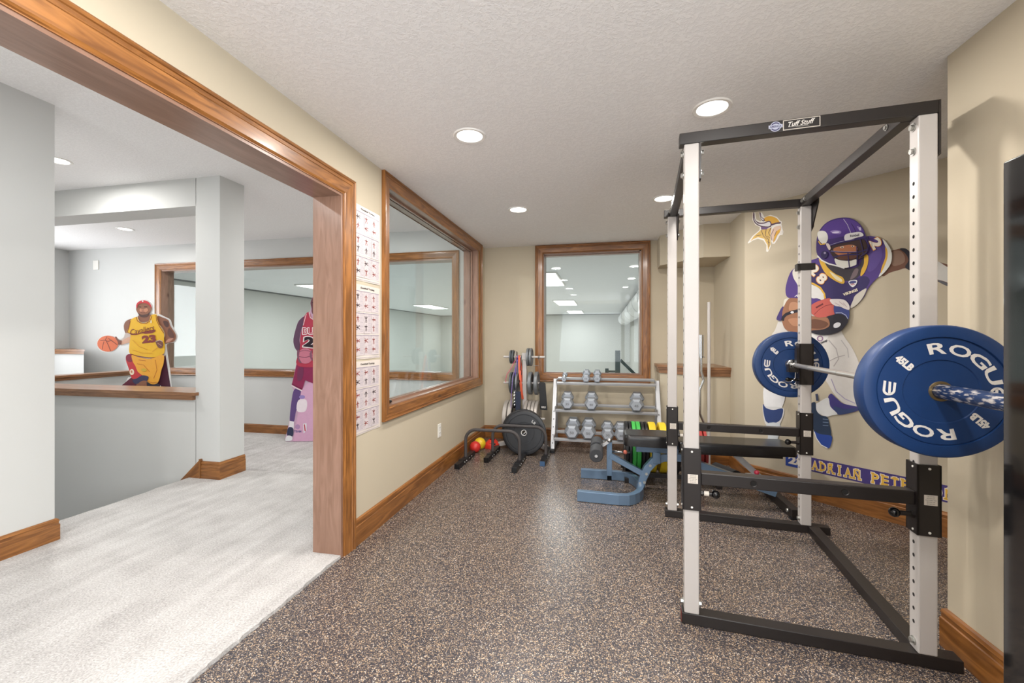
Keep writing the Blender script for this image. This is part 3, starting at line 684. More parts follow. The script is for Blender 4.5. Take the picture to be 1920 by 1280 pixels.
# ================================================================== BARBELL + PLATES
bar = thing('barbell', 'chrome barbell across the rack with scuffed dark blue sleeves', 'barbell', R(BU, .6, BZ))
V0, V1 = -.170, 1.292
MB().cyl(R(BU, V0, BZ), R(BU, V1, BZ), .0143, 24).build('shaft', mat('satin_steel', srgb(196, 192, 188), .34, .8), bar)
m = bpy.data.materials.new('scuffed_blue_steel'); m.use_nodes = True; N = m.node_tree.nodes; L = m.node_tree.links; pb = N['Principled BSDF']; pb.inputs['Roughness'].default_value = .35; pb.inputs['Metallic'].default_value = .3
tc = N.new('ShaderNodeTexCoord'); mp = N.new('ShaderNodeMapping'); mp.inputs['Scale'].default_value = (110, 28, 110); nz = N.new('ShaderNodeTexNoise'); nz.inputs['Scale'].default_value = 1; nz.inputs['Detail'].default_value = 4
L.new(tc.outputs['Object'], mp.inputs[0]); L.new(mp.outputs[0], nz.inputs[0]); cr = N.new('ShaderNodeValToRGB'); e_ = cr.color_ramp.elements; e_[0].position = .5; e_[0].color = (*srgb(38, 58, 96), 1); e_[1].position = .62; e_[1].color = (*srgb(196, 190, 186), 1)
L.new(nz.outputs['Fac'], cr.inputs[0]); L.new(cr.outputs[0], pb.inputs['Base Color']); M_SLV = m
MB().cyl(R(BU, V0 - .40, BZ), R(BU, V0, BZ), .0247, 32).build('sleeve', M_SLV, bar, .002)
MB().cyl(R(BU, V1, BZ), R(BU, V1 + .40, BZ), .0247, 32).build('sleeve', M_SLV, bar, .002)
for va, vb in ((V0, V0 + .03), (V1 - .03, V1)): MB().lathe([(.0143, 0), (.030, 0), (.036, .004), (.036, .026), (.030, .03), (.0143, .03)], R(BU, va, BZ), VX, 32).build('collar', M_CHR, bar)
for v in (.55, .95, .25, 1.15): MB().cyl(R(BU, v, BZ), R(BU, v + .012, BZ), .0152, 24).build('ring_mark', M_BOLT, bar)

def round_e(w_, h_):
    tk = h_ * .21; a, c = w_ / 2 - tk / 2, h_ / 2 - tk / 2; r = c
    path = [(w_ / 2, c)] + [(-a + r - r * math.sin(q), r * math.cos(q)) for q in [PI * k / 16 for k in range(17)]] + [(w_ / 2, -c)]
    vs, fs = [], []
    for P in (path, [(-a, 0), (w_ / 2, 0)]):
        o = len(vs); m = len(P)
        for i in range(m):
            d = (Vector(P[min(i + 1, m - 1)]) - Vector(P[max(i - 1, 0)])).normalized(); n = Vector((-d.y, d.x)) * tk / 2
            vs += [(P[i][0] + n.x, P[i][1] + n.y), (P[i][0] - n.x, P[i][1] - n.y)]
        fs += [(o + 2 * i, o + 2 * i + 2, o + 2 * i + 3, o + 2 * i + 1) for i in range(m - 1)]
    return vs, fs
def arc_word(b, word, a0, da, r, h, wf, frame, mi, flip, heavy=.045):
    """letters placed round a circle, tops outwards"""
    for i, ch in enumerate(word):
        a = math.radians(a0 + i * da)
        if ch == 'E' and len(word) == 5: vs, fs = round_e(h * wf[i], h)
        else: vs, fs = fit_text(ch, h * wf[i], h, off=heavy)
        out = []
        for x, y in vs:
            rr = r + y; ang = a - x / r
            out.append(frame(rr * math.cos(ang) * (-1 if flip else 1), rr * math.sin(ang)))
        b.add(out, fs, mi)
def bumper(name, label, cat, center, axis, Rr, th, m, grp, rx, text=None, tcol=None, text_heavy=.045, hole=.0252, ring=None):
    """bumper plate: axis = outward direction of the lettered face; rx = right vector on that face"""
    c = Vector(center); ax = Vector(axis).normalized(); t = thing(name, label, cat, c, grp)
    h = th / 2
    half = [(.026, h * .78), (.0345, h * .78), (.0345, h * .76), (Rr * .468, h * .76), (Rr * .478, h * .84), (Rr * .80, h * .84), (Rr * .806, h * .78), (Rr * .815, h * .78), (Rr * .822, h * .94), (Rr * .965, h * .97), (Rr * .985, h * .92), (Rr, h * .76)]
    prof = half + [(r, -z) for r, z in reversed(half)]
    prof.append(half[0])
    MB().lathe(prof, c, ax, 96 if Rr > .2 else 48, 0).build('disc', m, t)
    MB().lathe([(hole, h * .8), (.026, h * .86), (.033, h * .86), (.0345, h * .78)], c, ax, 40).lathe([(hole, -h * .8), (.026, -h * .86), (.033, -h * .86), (.0345, -h * .78)], c, ax, 40).lathe([(hole, -h * .8), (hole, h * .8)], c, ax, 40).build('hub_ring', ring or M_BRASS, t)
    if text:
        b = MB(); RX = Vector(rx).normalized(); UZ = Vector((0, 0, 1))
        for sgn in (1, -1):
            rxx = RX * sgn; off = ax * (h * .84 + .0006) * sgn
            fr_ = lambda x, y: c + rxx * x + UZ * y + off
            text(b, fr_, Rr)
        b.build('lettering', tcol or M_PWHITE, t)
    return t
def rogue(b, fr_, Rr):
    WF = (1.45, 1.65, 1.6, 1.55, 1.3)
    for base in (94, 274):
        arc_word(b, 'ROGUE', base, -24, Rr * .65, Rr * .165, WF, fr_, 0, False, .022)
    for base in (146, 326):
        a = math.radians(base - 9); vs, fs = fit_text('45LB', Rr * .27, Rr * .115, off=.06); ci, si = -math.cos(a), -math.sin(a)
        b.add([fr_(-ci * Rr * .62 + x * ci - y * si, -si * Rr * .62 + x * si + y * ci) for x, y in vs], fs, 0)
GR = 'blue 45 pound bumper plates on the barbell'
bumper('bumper_plate', 'blue 45 pound bumper plate on the near end of the barbell', 'weight plate', R(BU, -.211, BZ), -VX, .225, .082, M_BLUE, GR, UX, rogue)
bumper('bumper_plate', 'blue 45 pound bumper plate on the far end of the barbell', 'weight plate', R(BU, 1.334, BZ), -VX, .225, .082, M_BLUE, GR, UX, rogue)
# wire spring clip hanging at the far end of the shaft
t = thing('spring_clip', 'wire spring clip hanging on the bar by the far blue plate', 'clip', R(BU, 1.225, BZ))
b = MB(); pts = []
for i in range(100):
    a = 2 * PI * i / 20; pts.append(R(BU + .0185 * math.cos(a), 1.205 + .0042 * i / 20 * 1.2, BZ + .0185 * math.sin(a) - .002))
b.tube(pts, .0022, 6); b.tube([R(BU, 1.205, BZ - .02), R(BU - .005, 1.205, BZ - .085), R(BU - .03, 1.205, BZ - .11), R(BU - .075, 1.205, BZ - .105)], .0022, 6)
b.tube([R(BU + .012, 1.23, BZ - .02), R(BU + .02, 1.23, BZ - .09), R(BU + .0, 1.23, BZ - .125), R(BU - .08, 1.23, BZ - .12)], .0022, 6); b.build('wire', M_CHR, t)

# ================================================================== BLACK CABINET (right edge)
GLB = mat('gloss_black_lacquer', srgb(16, 16, 18), .06, spec=.7, coat=.6, var=.02)
t = thing('glossy_cabinet', 'tall glossy black cabinet standing at the right edge', 'cabinet', (1.16, .9, 0))
MB().box((.975, .45, .012), (1.37, 1.275, 1.709)).build('body', GLB, t, .006, 3)
MB().box((.955, .46, .05), (.9745, 1.268, 1.709)).build('door', GLB, t, .004, 3)
MB().box((.99, .47, .0), (1.36, 1.26, .012)).build('foot', M_RUBB, t)

# ================================================================== DECALS
DM = {}
def dcol(c):
    if c not in DM: DM[c] = mat('print_%02x%02x%02x' % c, srgb(*c), .55, spec=.3, var=.05, vscale=30)
    return DM[c]
class Decal:
    def __init__(s, root, pl, ox, oy, sc, base=.0008, step=.00025):
        s.root = root; s.pl = pl; s.ox = ox; s.oy = oy; s.sc = sc; s.off = base; s.step = step; s.parts = {}
    def view(s, ox, oy, sc): s.ox, s.oy, s.sc = ox, oy, sc
    def P(s, X, Y):
        return s.pl.hit(s.ox + X / s.sc, s.oy + Y / s.sc)
    def _mb(s, part, col):
        d = s.parts.setdefault(part, (MB(), []))
        if col not in d[1]: d[1].append(col)
        return d[0], d[1].index(col)
    def poly(s, part, col, pts, sm=True):
        if sm: pts = smooth_poly(pts, 4)
        q = [s.P(*p) for p in pts]; b, mi = s._mb(part, col); s.off += s.step
        try: tri = tessellate_polygon([[Vector((u, z, 0)) for u, z in q]])
        except Exception: return
        b.add([s.pl.at(u, z, s.off) for u, z in q], [tuple(t) for t in tri], mi)
    def line(s, part, col, pts, w, closed=False):
        P = [Vector(p) for p in pts]; m = len(P); Lf = []; Rt = []
        for i in range(m):
            d = (P[min(i + 1, m - 1)] - P[max(i - 1, 0)]).normalized(); nrm = Vector((-d.y, d.x)) * w / 2
            Lf.append(P[i] + nrm); Rt.append(P[i] - nrm)
        q = [s.P(*p) for p in Lf + Rt]; b, mi = s._mb(part, col); s.off += s.step
        b.add([s.pl.at(u, z, s.off) for u, z in q], [(i, i + 1, m + i + 1, m + i) for i in range(m - 1)], mi)
    def ell(s, part, col, cx, cy, rx, ry, rot=0, n=24):
        pts = []
        for i in range(n):
            a = 2 * PI * i / n; x, y = rot2((rx * math.cos(a), ry * math.sin(a)), math.radians(rot)); pts.append((cx + x, cy + y))
        s.poly(part, col, pts, False)
    def text(s, part, col, txt, cx, cy, w, h, rot=0, off=.03, shear=0):
        vs, fs = fit_text(txt, w, h, off=off, shear=shear); a = math.radians(rot); s.off += s.step
        b, mi = s._mb(part, col); out = []
        for x, y in vs:
            X, Y = rot2((x, y), a); u, z = s.P(cx + X, cy - Y); out.append(s.pl.at(u, z, s.off))
        b.add(out, fs, mi)
    def done(s):
        for part, (b, cols) in s.parts.items(): b.build(part, [dcol(c) for c in cols], s.root)

PL_D = Plane((1.26, K - 1.26), (1, -1)); 
u_, z_ = PL_D.hit(1590, 640); pp = PL_D.at(u_, z_)
t = thing('player_wall_decal', 'life-size wall decal of a person in purple football uniform carrying a ball', 'wall decal', pp)
d = Decal(t, PL_D, 1390, 380, 4.8)
PU, PD, WHC, YE, SK, SKD, BK, NV = (84, 62, 134), (56, 46, 98), (216, 212, 208), (222, 176, 66), (158, 112, 86), (112, 76, 60), (44, 42, 52), (52, 70, 120)
# arm stretched to the right
d.poly('right_arm', SKD, [(1300, 450), (1380, 425), (1440, 412), (1500, 425), (1560, 480), (1770, 530), (1930, 600), (1960, 780), (1848, 745), (1700, 680), (1548, 622), (1480, 590), (1420, 605), (1340, 628), (1270, 660), (1260, 560)])
d.poly('right_arm', (140, 112, 96), [(1350, 450), (1420, 430), (1465, 470), (1470, 530), (1420, 560), (1360, 560)])
d.poly('right_arm', BK, [(1425, 415), (1480, 412), (1530, 450), (1640, 490), (1640, 650), (1545, 620), (1475, 580), (1505, 520), (1480, 460)])
d.poly('right_arm', (206, 204, 200), [(1650, 495), (1765, 525), (1850, 575), (1990, 640), (2010, 790), (1850, 715), (1765, 690), (1660, 655)])
d.poly('right_arm', (92, 92, 98), [(1765, 695), (1850, 720), (1960, 790), (1848, 748), (1790, 720)])
# pants
d.view(1390, 560, 4.267)
d.poly('trousers', WHC, [(330, 90), (300, 170), (270, 250), (240, 300), (225, 420), (185, 600), (178, 760), (185, 850), (215, 880), (270, 888), (325, 865), (345, 790), (420, 760), (480, 700), (560, 640), (620, 620), (680, 660), (735, 750), (800, 820), (860, 850), (935, 862), (1000, 830), (1010, 700), (960, 580), (930, 480), (880, 380), (830, 310), (800, 250), (790, 150), (560, 60)])
d.line('trousers', (176, 170, 170), [(700, 330), (760, 400), (780, 480), (740, 540)], 8)
d.line('trousers', (182, 178, 178), [(800, 330), (850, 400), (860, 470)], 7)
d.line('trousers', (176, 170, 170), [(700, 500), (760, 470), (830, 450)], 6)
d.line('trousers', (170, 160, 190), [(720, 640), (760, 740), (830, 800), (910, 835)], 7)
d.poly('trousers', (232, 230, 228), [(565, 285), (640, 262), (690, 265), (695, 310), (640, 345), (600, 330)])
d.ell('trousers', (150, 120, 150), 632, 318, 26, 24); d.ell('trousers', WHC, 632, 318, 15, 14); d.text('trousers', BK, 'Vikings', 662, 345, 60, 22, 28)
d.poly('left_leg', (230, 230, 232), [(180, 720), (230, 700), (345, 760), (335, 850), (310, 880), (260, 890), (205, 875), (183, 845)])
d.poly('left_leg', (214, 214, 214), [(172, 850), (200, 860), (330, 870), (342, 920), (318, 985), (295, 1010), (205, 1012), (178, 930)])
d.poly('left_leg', NV, [(176, 840), (200, 872), (260, 888), (330, 876), (333, 920), (312, 970), (262, 995), (205, 985), (182, 920)])
d.poly('left_leg', (206, 212, 216), [(205, 1000), (310, 1000), (300, 1100), (250, 1238), (200, 1238), (215, 1100)])
d.poly('left_leg', (54, 78, 140), [(145, 1225), (200, 1215), (265, 1230), (262, 1255), (215, 1268), (165, 1255)])
d.line('left_leg', WHC, [(165, 1250), (210, 1262), (258, 1252)], 6)
d.poly('right_leg', (70, 62, 128), [(696, 790), (722, 758), (760, 790), (820, 838), (935, 862), (960, 880), (900, 905), (800, 926), (765, 916), (712, 858)])
d.poly('right_leg', (60, 74, 118), [(740, 860), (830, 880), (930, 872), (900, 903), (800, 924), (768, 915)])
d.poly('right_leg', (222, 222, 222), [(590, 850), (620, 828), (697, 790), (715, 860), (772, 920), (730, 930), (690, 942), (640, 925), (605, 900)])
d.poly('right_leg', (44, 58, 82), [(560, 840), (596, 828), (604, 890), (640, 930), (690, 945), (708, 1000), (722, 1070), (715, 1120), (650, 1110), (590, 1070), (572, 1000), (556, 920)])
d.poly('right_leg', (44, 72, 152), [(583, 1055), (630, 1080), (722, 1095), (727, 1135), (712, 1185), (690, 1192), (640, 1165), (602, 1110)])
d.line('right_leg', (226, 226, 226), [(586, 1062), (604, 1115), (642, 1168), (692, 1193)], 7)
d.line('right_leg', (60, 66, 90), [(605, 760), (612, 815)], 20, )
for yy in (960, 985, 1010): d.line('right_leg', (130, 150, 180), [(655, yy), (700, yy + 4)], 4)
# torso
d.view(1390, 380, 4.8)
d.poly('jersey', PU, [(440, 640), (470, 600), (540, 555), (640, 515), (740, 480), (900, 400), (1080, 320), (1160, 300), (1230, 315), (1290, 345), (1335, 400), (1352, 480), (1330, 570), (1290, 630), (1240, 668), (1190, 715), (1140, 780), (1105, 850), (1050, 910), (985, 948), (880, 930), (760, 950), (640, 930), (560, 865), (430, 855), (402, 800), (412, 720)])
d.poly('jersey', PD, [(640, 620), (700, 560), (900, 720), (1100, 660), (1160, 700), (1120, 780), (1060, 870), (985, 930), (800, 900), (700, 870), (640, 800)])
d.poly('jersey', (96, 76, 148), [(1170, 420), (1250, 400), (1270, 480), (1220, 580), (1150, 620), (1140, 520)])
d.poly('jersey', (224, 220, 210), [(468, 612), (520, 572), (540, 640), (545, 790), (500, 720), (472, 670)])
d.poly('jersey', (226, 226, 220), [(1275, 330), (1320, 372), (1357, 450), (1350, 545), (1295, 625), (1240, 668), (1265, 610), (1302, 520), (1312, 430)])
d.poly('jersey', YE, [(1300, 400), (1318, 430), (1318, 500), (1285, 590), (1258, 635), (1268, 580), (1300, 490)])
d.poly('jersey', (222, 220, 218), [(600, 735), (660, 745), (715, 780), (752, 840), (740, 878), (690, 860), (630, 850)])
d.line('jersey', YE, [(600, 715), (655, 730), (715, 765), (752, 820), (758, 862)], 16)
d.poly('jersey', (206, 200, 190), [(1035, 830), (1130, 770), (1100, 850), (1040, 920), (985, 948), (1010, 880)])
d.poly('jersey', (64, 58, 66), [(740, 520), (860, 560), (960, 590), (1060, 570), (1110, 470), (1130, 500), (1095, 610), (1040, 680), (950, 705), (880, 670), (790, 600)])
d.poly('jersey', YE, [(703, 508), (738, 508), (780, 580), (850, 640), (915, 670), (935, 715), (905, 728), (820, 685), (750, 620)])
d.poly('jersey', (238, 226, 190), [(800, 620), (860, 655), (910, 690), (905, 712), (850, 685)])
d.poly('jersey', YE, [(1112, 470), (1148, 480), (1142, 560), (1110, 635), (1078, 660), (1085, 605), (1108, 550)])
d.poly('jersey', (120, 104, 110), [(1025, 600), (1060, 600), (1040, 660), (985, 690)])
d.text('jersey', (222, 150, 60), '2', 662, 606, 82, 106, -40, .06); d.text('jersey', (236, 228, 214), '2', 662, 606, 72, 94, -40, .05)
d.text('jersey', (222, 150, 60), '8', 730, 684, 88, 108, -42, .06); d.text('jersey', (236, 228, 214), '8', 730, 684, 76, 96, -42, .05)
d.text('jersey', (222, 150, 60), '2', 1218, 366, 100, 110, -62, .06); d.text('jersey', (236, 228, 214), '2', 1218, 366, 88, 98, -62, .05)
d.poly('jersey', (232, 232, 234), [(972, 708), (1010, 696), (1048, 700), (1040, 735), (1010, 760), (982, 740)])
d.poly('jersey', (70, 74, 130), [(980, 712), (1010, 703), (1040, 707), (1035, 722), (985, 728)]); d.text('jersey', (170, 50, 60), 'NFL', 1010, 735, 38, 16, 6)
d.text('jersey', (232, 222, 200), 'VIKINGS', 988, 806, 138, 26, 20, .05)
d.text('jersey', (226, 222, 232), 'R', 506, 838, 44, 20, 0, .02, .5)
# left arm and ball
d.poly('left_arm', (74, 62, 120), [(378, 935), (400, 960), (388, 1050), (325, 1052), (345, 990)])
d.poly('left_arm', (222, 218, 208), [(398, 870), (440, 862), (430, 905), (400, 940), (386, 925)])
d.poly('left_arm', SK, [(430, 868), (490, 858), (540, 868), (600, 900), (625, 960), (625, 1010), (700, 1025), (770, 1030), (815, 1060), (800, 1110), (740, 1140), (640, 1152), (520, 1165), (430, 1152), (392, 1120), (376, 1060), (382, 960)])
d.poly('left_arm', (190, 142, 112), [(450, 900), (510, 900), (520, 950), (440, 970)]); d.poly('left_arm', (186, 136, 106), [(430, 1050), (520, 1040), (560, 1090), (480, 1110)])
d.poly('left_arm', SKD, [(640, 1050), (740, 1060), (790, 1090), (740, 1130), (640, 1130), (560, 1120)])
d.line('left_arm', BK, [(378, 1060), (385, 1030), (410, 1005), (460, 985), (535, 968)], 26); d.ell('left_arm', (232, 232, 236), 466, 986, 16, 10)
d.poly('football', (196, 96, 88), [(632, 985), (632, 930), (680, 895), (750, 870), (812, 862), (846, 920), (852, 985), (830, 1015), (760, 1028), (690, 1030)])
d.line('football', (130, 56, 56), [(665, 1005), (710, 960), (770, 925), (835, 915)], 5); d.line('football', (110, 50, 52), [(680, 945), (745, 910)], 14)
d.poly('glove', (64, 74, 134), [(845, 918), (900, 940), (975, 960), (972, 1050), (925, 1020), (850, 1000)])
d.poly('glove', (226, 218, 216), [(806, 872), (850, 866), (900, 868), (945, 880), (978, 920), (980, 962), (940, 955), (900, 935), (860, 930), (820, 905)])
for q in ((850, 900, 895, 925), (890, 890, 935, 925), (925, 900, 960, 940)): d.line('glove', (188, 168, 172), [(q[0], q[1]), (q[2], q[3])], 5)
d.poly('glove', BK, [(782, 1025), (830, 1010), (880, 998), (930, 1010), (968, 1045), (962, 1085), (905, 1150), (830, 1180), (740, 1190), (650, 1172), (640, 1150), (740, 1140), (800, 1110), (800, 1060)])
d.line('glove', (200, 206, 226), [(858, 992), (910, 990), (950, 1012), (968, 1045)], 5)
d.poly('glove', (226, 226, 232), [(842, 1095), (868, 1078), (900, 1082), (900, 1105), (870, 1125), (842, 1122)])
# helmet
d.poly('helmet', (66, 46, 112), [(690, 460), (684, 390), (692, 310), (715, 250), (760, 195), (820, 158), (890, 140), (960, 137), (1030, 158), (1085, 205), (1115, 260), (1135, 320), (1150, 400), (1120, 430), (1060, 520), (960, 560), (870, 560), (790, 545), (725, 510)])
d.poly('helmet', (86, 58, 142), [(712, 290), (760, 205), (830, 165), (900, 150), (970, 148), (1040, 175), (1090, 230), (1105, 275), (950, 300), (800, 330), (790, 300), (760, 265)])
d.poly('helmet', (148, 126, 190), [(810, 262), (850, 250), (905, 258), (900, 282), (850, 280)]); d.poly('helmet', (150, 128, 190), [(1050, 215), (1080, 225), (1092, 255), (1068, 245)])
d.ell('helmet', (214, 206, 234), 860, 270, 34, 8, -6); d.ell('helmet', (206, 196, 230), 1078, 238, 10, 16)
d.line('helmet', (36, 26, 70), [(1000, 190), (1030, 240), (1040, 270)], 4)
d.line('helmet', (196, 186, 216), [(930, 150), (965, 200), (990, 260), (1000, 290)], 5)
d.poly('helmet', (232, 230, 224), [(696, 275), (722, 256), (762, 260), (786, 290), (788, 335), (766, 372), (735, 368), (704, 330)])
d.line('helmet', YE, [(706, 350), (725, 378), (765, 372)], 12)
d.poly('face', (60, 40, 40), [(795, 405), (860, 378), (1000, 350), (1112, 332), (1148, 420), (1130, 470), (1060, 515), (960, 530), (880, 535), (835, 490)])
d.poly('face', (176, 112, 78), [(842, 415), (900, 395), (1000, 380), (1050, 400), (1056, 430), (1010, 452), (950, 470), (890, 475), (850, 450)])
d.poly('face', (222, 206, 186), [(898, 402), (925, 394), (934, 404), (915, 412)]); d.poly('face', (222, 206, 186), [(1000, 392), (1022, 388), (1026, 398), (1008, 402)]); d.ell('face', BK, 918, 404, 6, 6); d.ell('face', BK, 1012, 395, 6, 6)
d.poly('face', (96, 58, 46), [(880, 480), (960, 470), (1040, 470), (1040, 500), (960, 515), (890, 510)])
d.poly('face', (226, 224, 216), [(852, 505), (900, 520), (990, 525), (1046, 512), (1050, 555), (990, 580), (930, 588), (870, 562)])
d.line('helmet', (228, 226, 224), [(695, 478), (735, 520), (800, 552), (880, 572), (940, 592)], 12)
d.poly('helmet', (232, 230, 232), [(946, 292), (1020, 272), (1085, 268), (1110, 300), (1040, 320), (950, 345)]); d.text('helmet', (40, 36, 60), 'Riddell', 1032, 298, 82, 22, 8, .03)
for pts, wd in (([(790, 395), (900, 362), (1040, 335), (1150, 320)], 12), ([(810, 440), (930, 450), (1060, 448), (1160, 420)], 11), ([(835, 495), (900, 478), (970, 470), (1080, 470)], 10), ([(970, 452), (978, 520), (985, 585)], 9), ([(1050, 400), (1056, 480), (1052, 570)], 9), ([(1148, 320), (1158, 380), (1140, 450), (1080, 490)], 9), ([(1080, 330), (1100, 400), (1110, 470)], 8)):
    d.line('helmet', (50, 40, 92), pts, wd)
for pts in ([(800, 388), (900, 355), (1030, 330)], [(820, 436), (930, 446), (1050, 444)]): d.line('helmet', (176, 168, 206), pts, 3)
d.ell('helmet', (44, 34, 80), 760, 470, 30, 34); d.ell('helmet', (150, 140, 170), 765, 455, 10, 10)
d.poly('helmet', (222, 206, 200), [(775, 372), (800, 372), (818, 410), (806, 430), (790, 410)])
d.done()
# team emblem
u_, z_ = PL_D.hit(1437, 436)
t = thing('horned_head_emblem', 'gold and white horned-head team emblem on the diagonal wall', 'wall decal', PL_D.at(u_, z_))
d = Decal(t, PL_D, 1390, 380, 4.8); GO = (226, 172, 62); GO2 = (220, 184, 104); LN = (92, 66, 84)
d.poly('emblem', (238, 234, 228), [(56, 362), (100, 300), (164, 246), (168, 220), (125, 198), (100, 155), (103, 90), (126, 88), (136, 150), (170, 168), (182, 160), (165, 130), (158, 92), (186, 88), (208, 130), (262, 108), (322, 128), (348, 160), (366, 170), (362, 195), (372, 240), (380, 262), (372, 288), (346, 292), (325, 332), (300, 368), (278, 368), (272, 345), (266, 392), (240, 442), (224, 438), (226, 380), (198, 338), (150, 324), (108, 338), (66, 366)], False)
d.poly('emblem', GO2, [(82, 346), (112, 302), (178, 244), (225, 238), (272, 222), (262, 290), (264, 372), (240, 428), (236, 380), (205, 324), (150, 310), (110, 326)], False)
d.poly('emblem', GO, [(202, 160), (216, 132), (260, 120), (318, 140), (344, 182), (300, 194), (268, 204), (262, 180)])
d.poly('emblem', (110, 84, 130), [(176, 212), (262, 214), (225, 240), (180, 242)], False)
d.line('emblem', LN, [(268, 200), (310, 186), (356, 180)], 14)
d.poly('emblem', LN, [(108, 92), (118, 92), (124, 145), (155, 176), (205, 178), (252, 162), (274, 190), (258, 220), (180, 216), (130, 190), (108, 150)])
d.poly('emblem', (226, 224, 228), [(113, 105), (117, 140), (150, 186), (205, 188), (250, 172), (264, 192), (250, 212), (185, 208), (138, 184), (116, 148)])
d.poly('emblem', LN, [(164, 92), (174, 92), (182, 125), (212, 152), (200, 168), (176, 145)])
d.poly('emblem', (226, 224, 228), [(169, 98), (180, 130), (204, 152), (198, 160), (180, 142)])
d.poly('emblem', (226, 196, 176), [(276, 242), (302, 216), (350, 206), (362, 226), (350, 240), (320, 258), (296, 300), (288, 350), (272, 330), (270, 280)], False)
d.poly('emblem', GO, [(300, 300), (318, 256), (356, 232), (350, 262), (324, 292), (302, 342), (288, 358)], False)
d.poly('emblem', (232, 226, 218), [(350, 250), (372, 256), (370, 276), (345, 280)], False)
for pts in ([(180, 246), (200, 300), (232, 330)], [(225, 240), (215, 290), (245, 330), (250, 400)], [(270, 225), (245, 270), (262, 300)], [(296, 240), (268, 290), (276, 340)], [(318, 256), (300, 300)], [(236, 300), (262, 320)], [(238, 350), (262, 362)], [(130, 300), (180, 290)]): d.line('emblem', LN, pts, 3.5)
d.done()
# name banner
ua, zt = PL_D.hit(1473, 851); _, zb = PL_D.hit(1473, 871.5)
_, zt2 = PL_D.hit(1704.6, 890.6)
zt = .5 * (zt + zt2); ub, _z = PL_D.hit(1800, 900); um, _z = PL_D.hit(1505, 860)
zb2 = PL_D.hit(1763, 939.5)[1]; zb = .5 * (zb + zb2)
PURP, BLU = (72, 60, 122), (52, 76, 158)
t = thing('name_banner_decal', 'long purple banner decal with gold lettering below the player', 'wall decal', PL_D.at((ua + ub) / 2, (zt + zb) / 2))
at = PL_D.at; hh = zt - zb; zc = (zt + zb) / 2
# lettering spans: A starts at px 1522, O (of SON) centre at px 1769
uA = PL_D.hit(1521, 870)[0]; uE = PL_D.hit(1705, 900)[0]; L = (uE - uA)
word = 'ADRIAN PETERSON'; adv = L / 10.9; uend = uA + adv * 15.1
b = MB(); b.add([at(um, zb, .001), at(uend + .06, zb, .001), at(uend + .06, zt, .001), at(um, zt, .001)], [(0, 1, 2, 3)]); b.build('strip', dcol(PURP), t)
b = MB(); b.add([at(ua, zb, .001), at(um, zb, .001), at(um, zt, .001), at(ua, zt, .001)], [(0, 1, 2, 3)]); lab(b.build('number_block', dcol(BLU), t), 'bright blue block with a white 28')
bw, bg = MB(), MB()
vs, fs = fit_text('28', (um - ua) * .95, hh * .62, off=.05); bw.add([at((ua + um) / 2 + (uA - um) * .3 + x, zc + y, .0016) for x, y in vs], fs)
for i, ch in enumerate(word):
    if ch == ' ': continue
    wch = adv * (.34 if ch == 'I' else .78); uc = uA + adv * (i + .5)
    def serif(o, bb, off_, grow):
        vs, fs = fit_text(ch, wch * (.9 if ch != 'I' else .5) + grow, hh * .60 + grow, off=o); bb.add([at(uc + x, zc + y, off_) for x, y in vs], fs)
        for zz in ((-.30, .30) if ch not in 'OS' else ()):
            for q in ((-.36, .36) if ch in 'ANRH' and zz < 0 else (-.3,) if ch in 'PDEF' else (0,)):
                if ch == 'A' and zz > 0: continue
                ww = adv * .17; z0_ = zc + zz * hh; x0_ = uc + q * adv * .9
                bb.add([at(x0_ - ww - grow / 2, z0_ - .006 - grow / 2, off_), at(x0_ + ww + grow / 2, z0_ - .006 - grow / 2, off_), at(x0_ + ww + grow / 2, z0_ + .006 + grow / 2, off_), at(x0_ - ww - grow / 2, z0_ + .006 + grow / 2, off_)], [(0, 1, 2, 3)])
    serif(.045, bw, .0016, .008); serif(.03, bg, .0022, 0)
bw.build('outline_lettering', dcol((232, 222, 210)), t); bg.build('gold_lettering', dcol((224, 180, 76)), t)

# ------------------------------------------------ basketball cutouts on the landing
def standee(name, label, p0, dr): 
    pl = Plane(p0, dr); return thing(name, label, 'cardboard cutout', (p0[0], p0[1], ZF)), pl
dirc = (math.cos(math.radians(8)), math.sin(math.radians(8)))
t, pl = standee('basketball_cutout', 'cardboard cutout of a person in yellow jersey dribbling, behind the half wall', (-5.65, 4.72), dirc)
d = Decal(t, pl, 170, 540, 6.4, base=.002, step=.0006)
bk = smooth_poly([(640, 138), (720, 165), (750, 235), (735, 300), (820, 312), (890, 345), (955, 380), (980, 450), (1030, 540), (1042, 590), (1010, 650), (915, 670), (920, 780), (970, 1190), (1010, 2280), (200, 2280), (395, 1180), (520, 1062), (440, 880), (430, 810), (480, 780), (475, 680), (380, 695), (345, 690), (290, 750), (210, 772), (110, 745), (75, 665), (110, 590), (210, 560), (300, 580), (350, 610), (430, 550), (395, 480), (405, 410), (460, 370), (560, 335), (570, 310), (548, 260), (560, 180)], 3)
q = [d.P(*p) for p in bk]; zmin = min(z for u, z in q); q = [(u, z if z > .4 else ZF + .002 + (z - zmin) * (0.4 - ZF) / (.4 - zmin)) for u, z in q]
MB().prism(q, -.004, .0015, lambda a, c, h: pl.at(a, c, h)).build('board', dcol((232, 230, 228)), t)
YJ, MR, SB, RD = (236, 184, 40), (134, 52, 42), (142, 94, 72), (196, 52, 58)
d.poly('floor_print', (104, 44, 62), [(368, 1172), (500, 1062), (560, 1010), (640, 1100), (700, 1190), (690, 2240), (230, 2240)], False)
d.poly('floor_print', (84, 42, 60), [(690, 1100), (900, 800), (962, 1190), (990, 2240), (600, 2240), (690, 1190)], False)
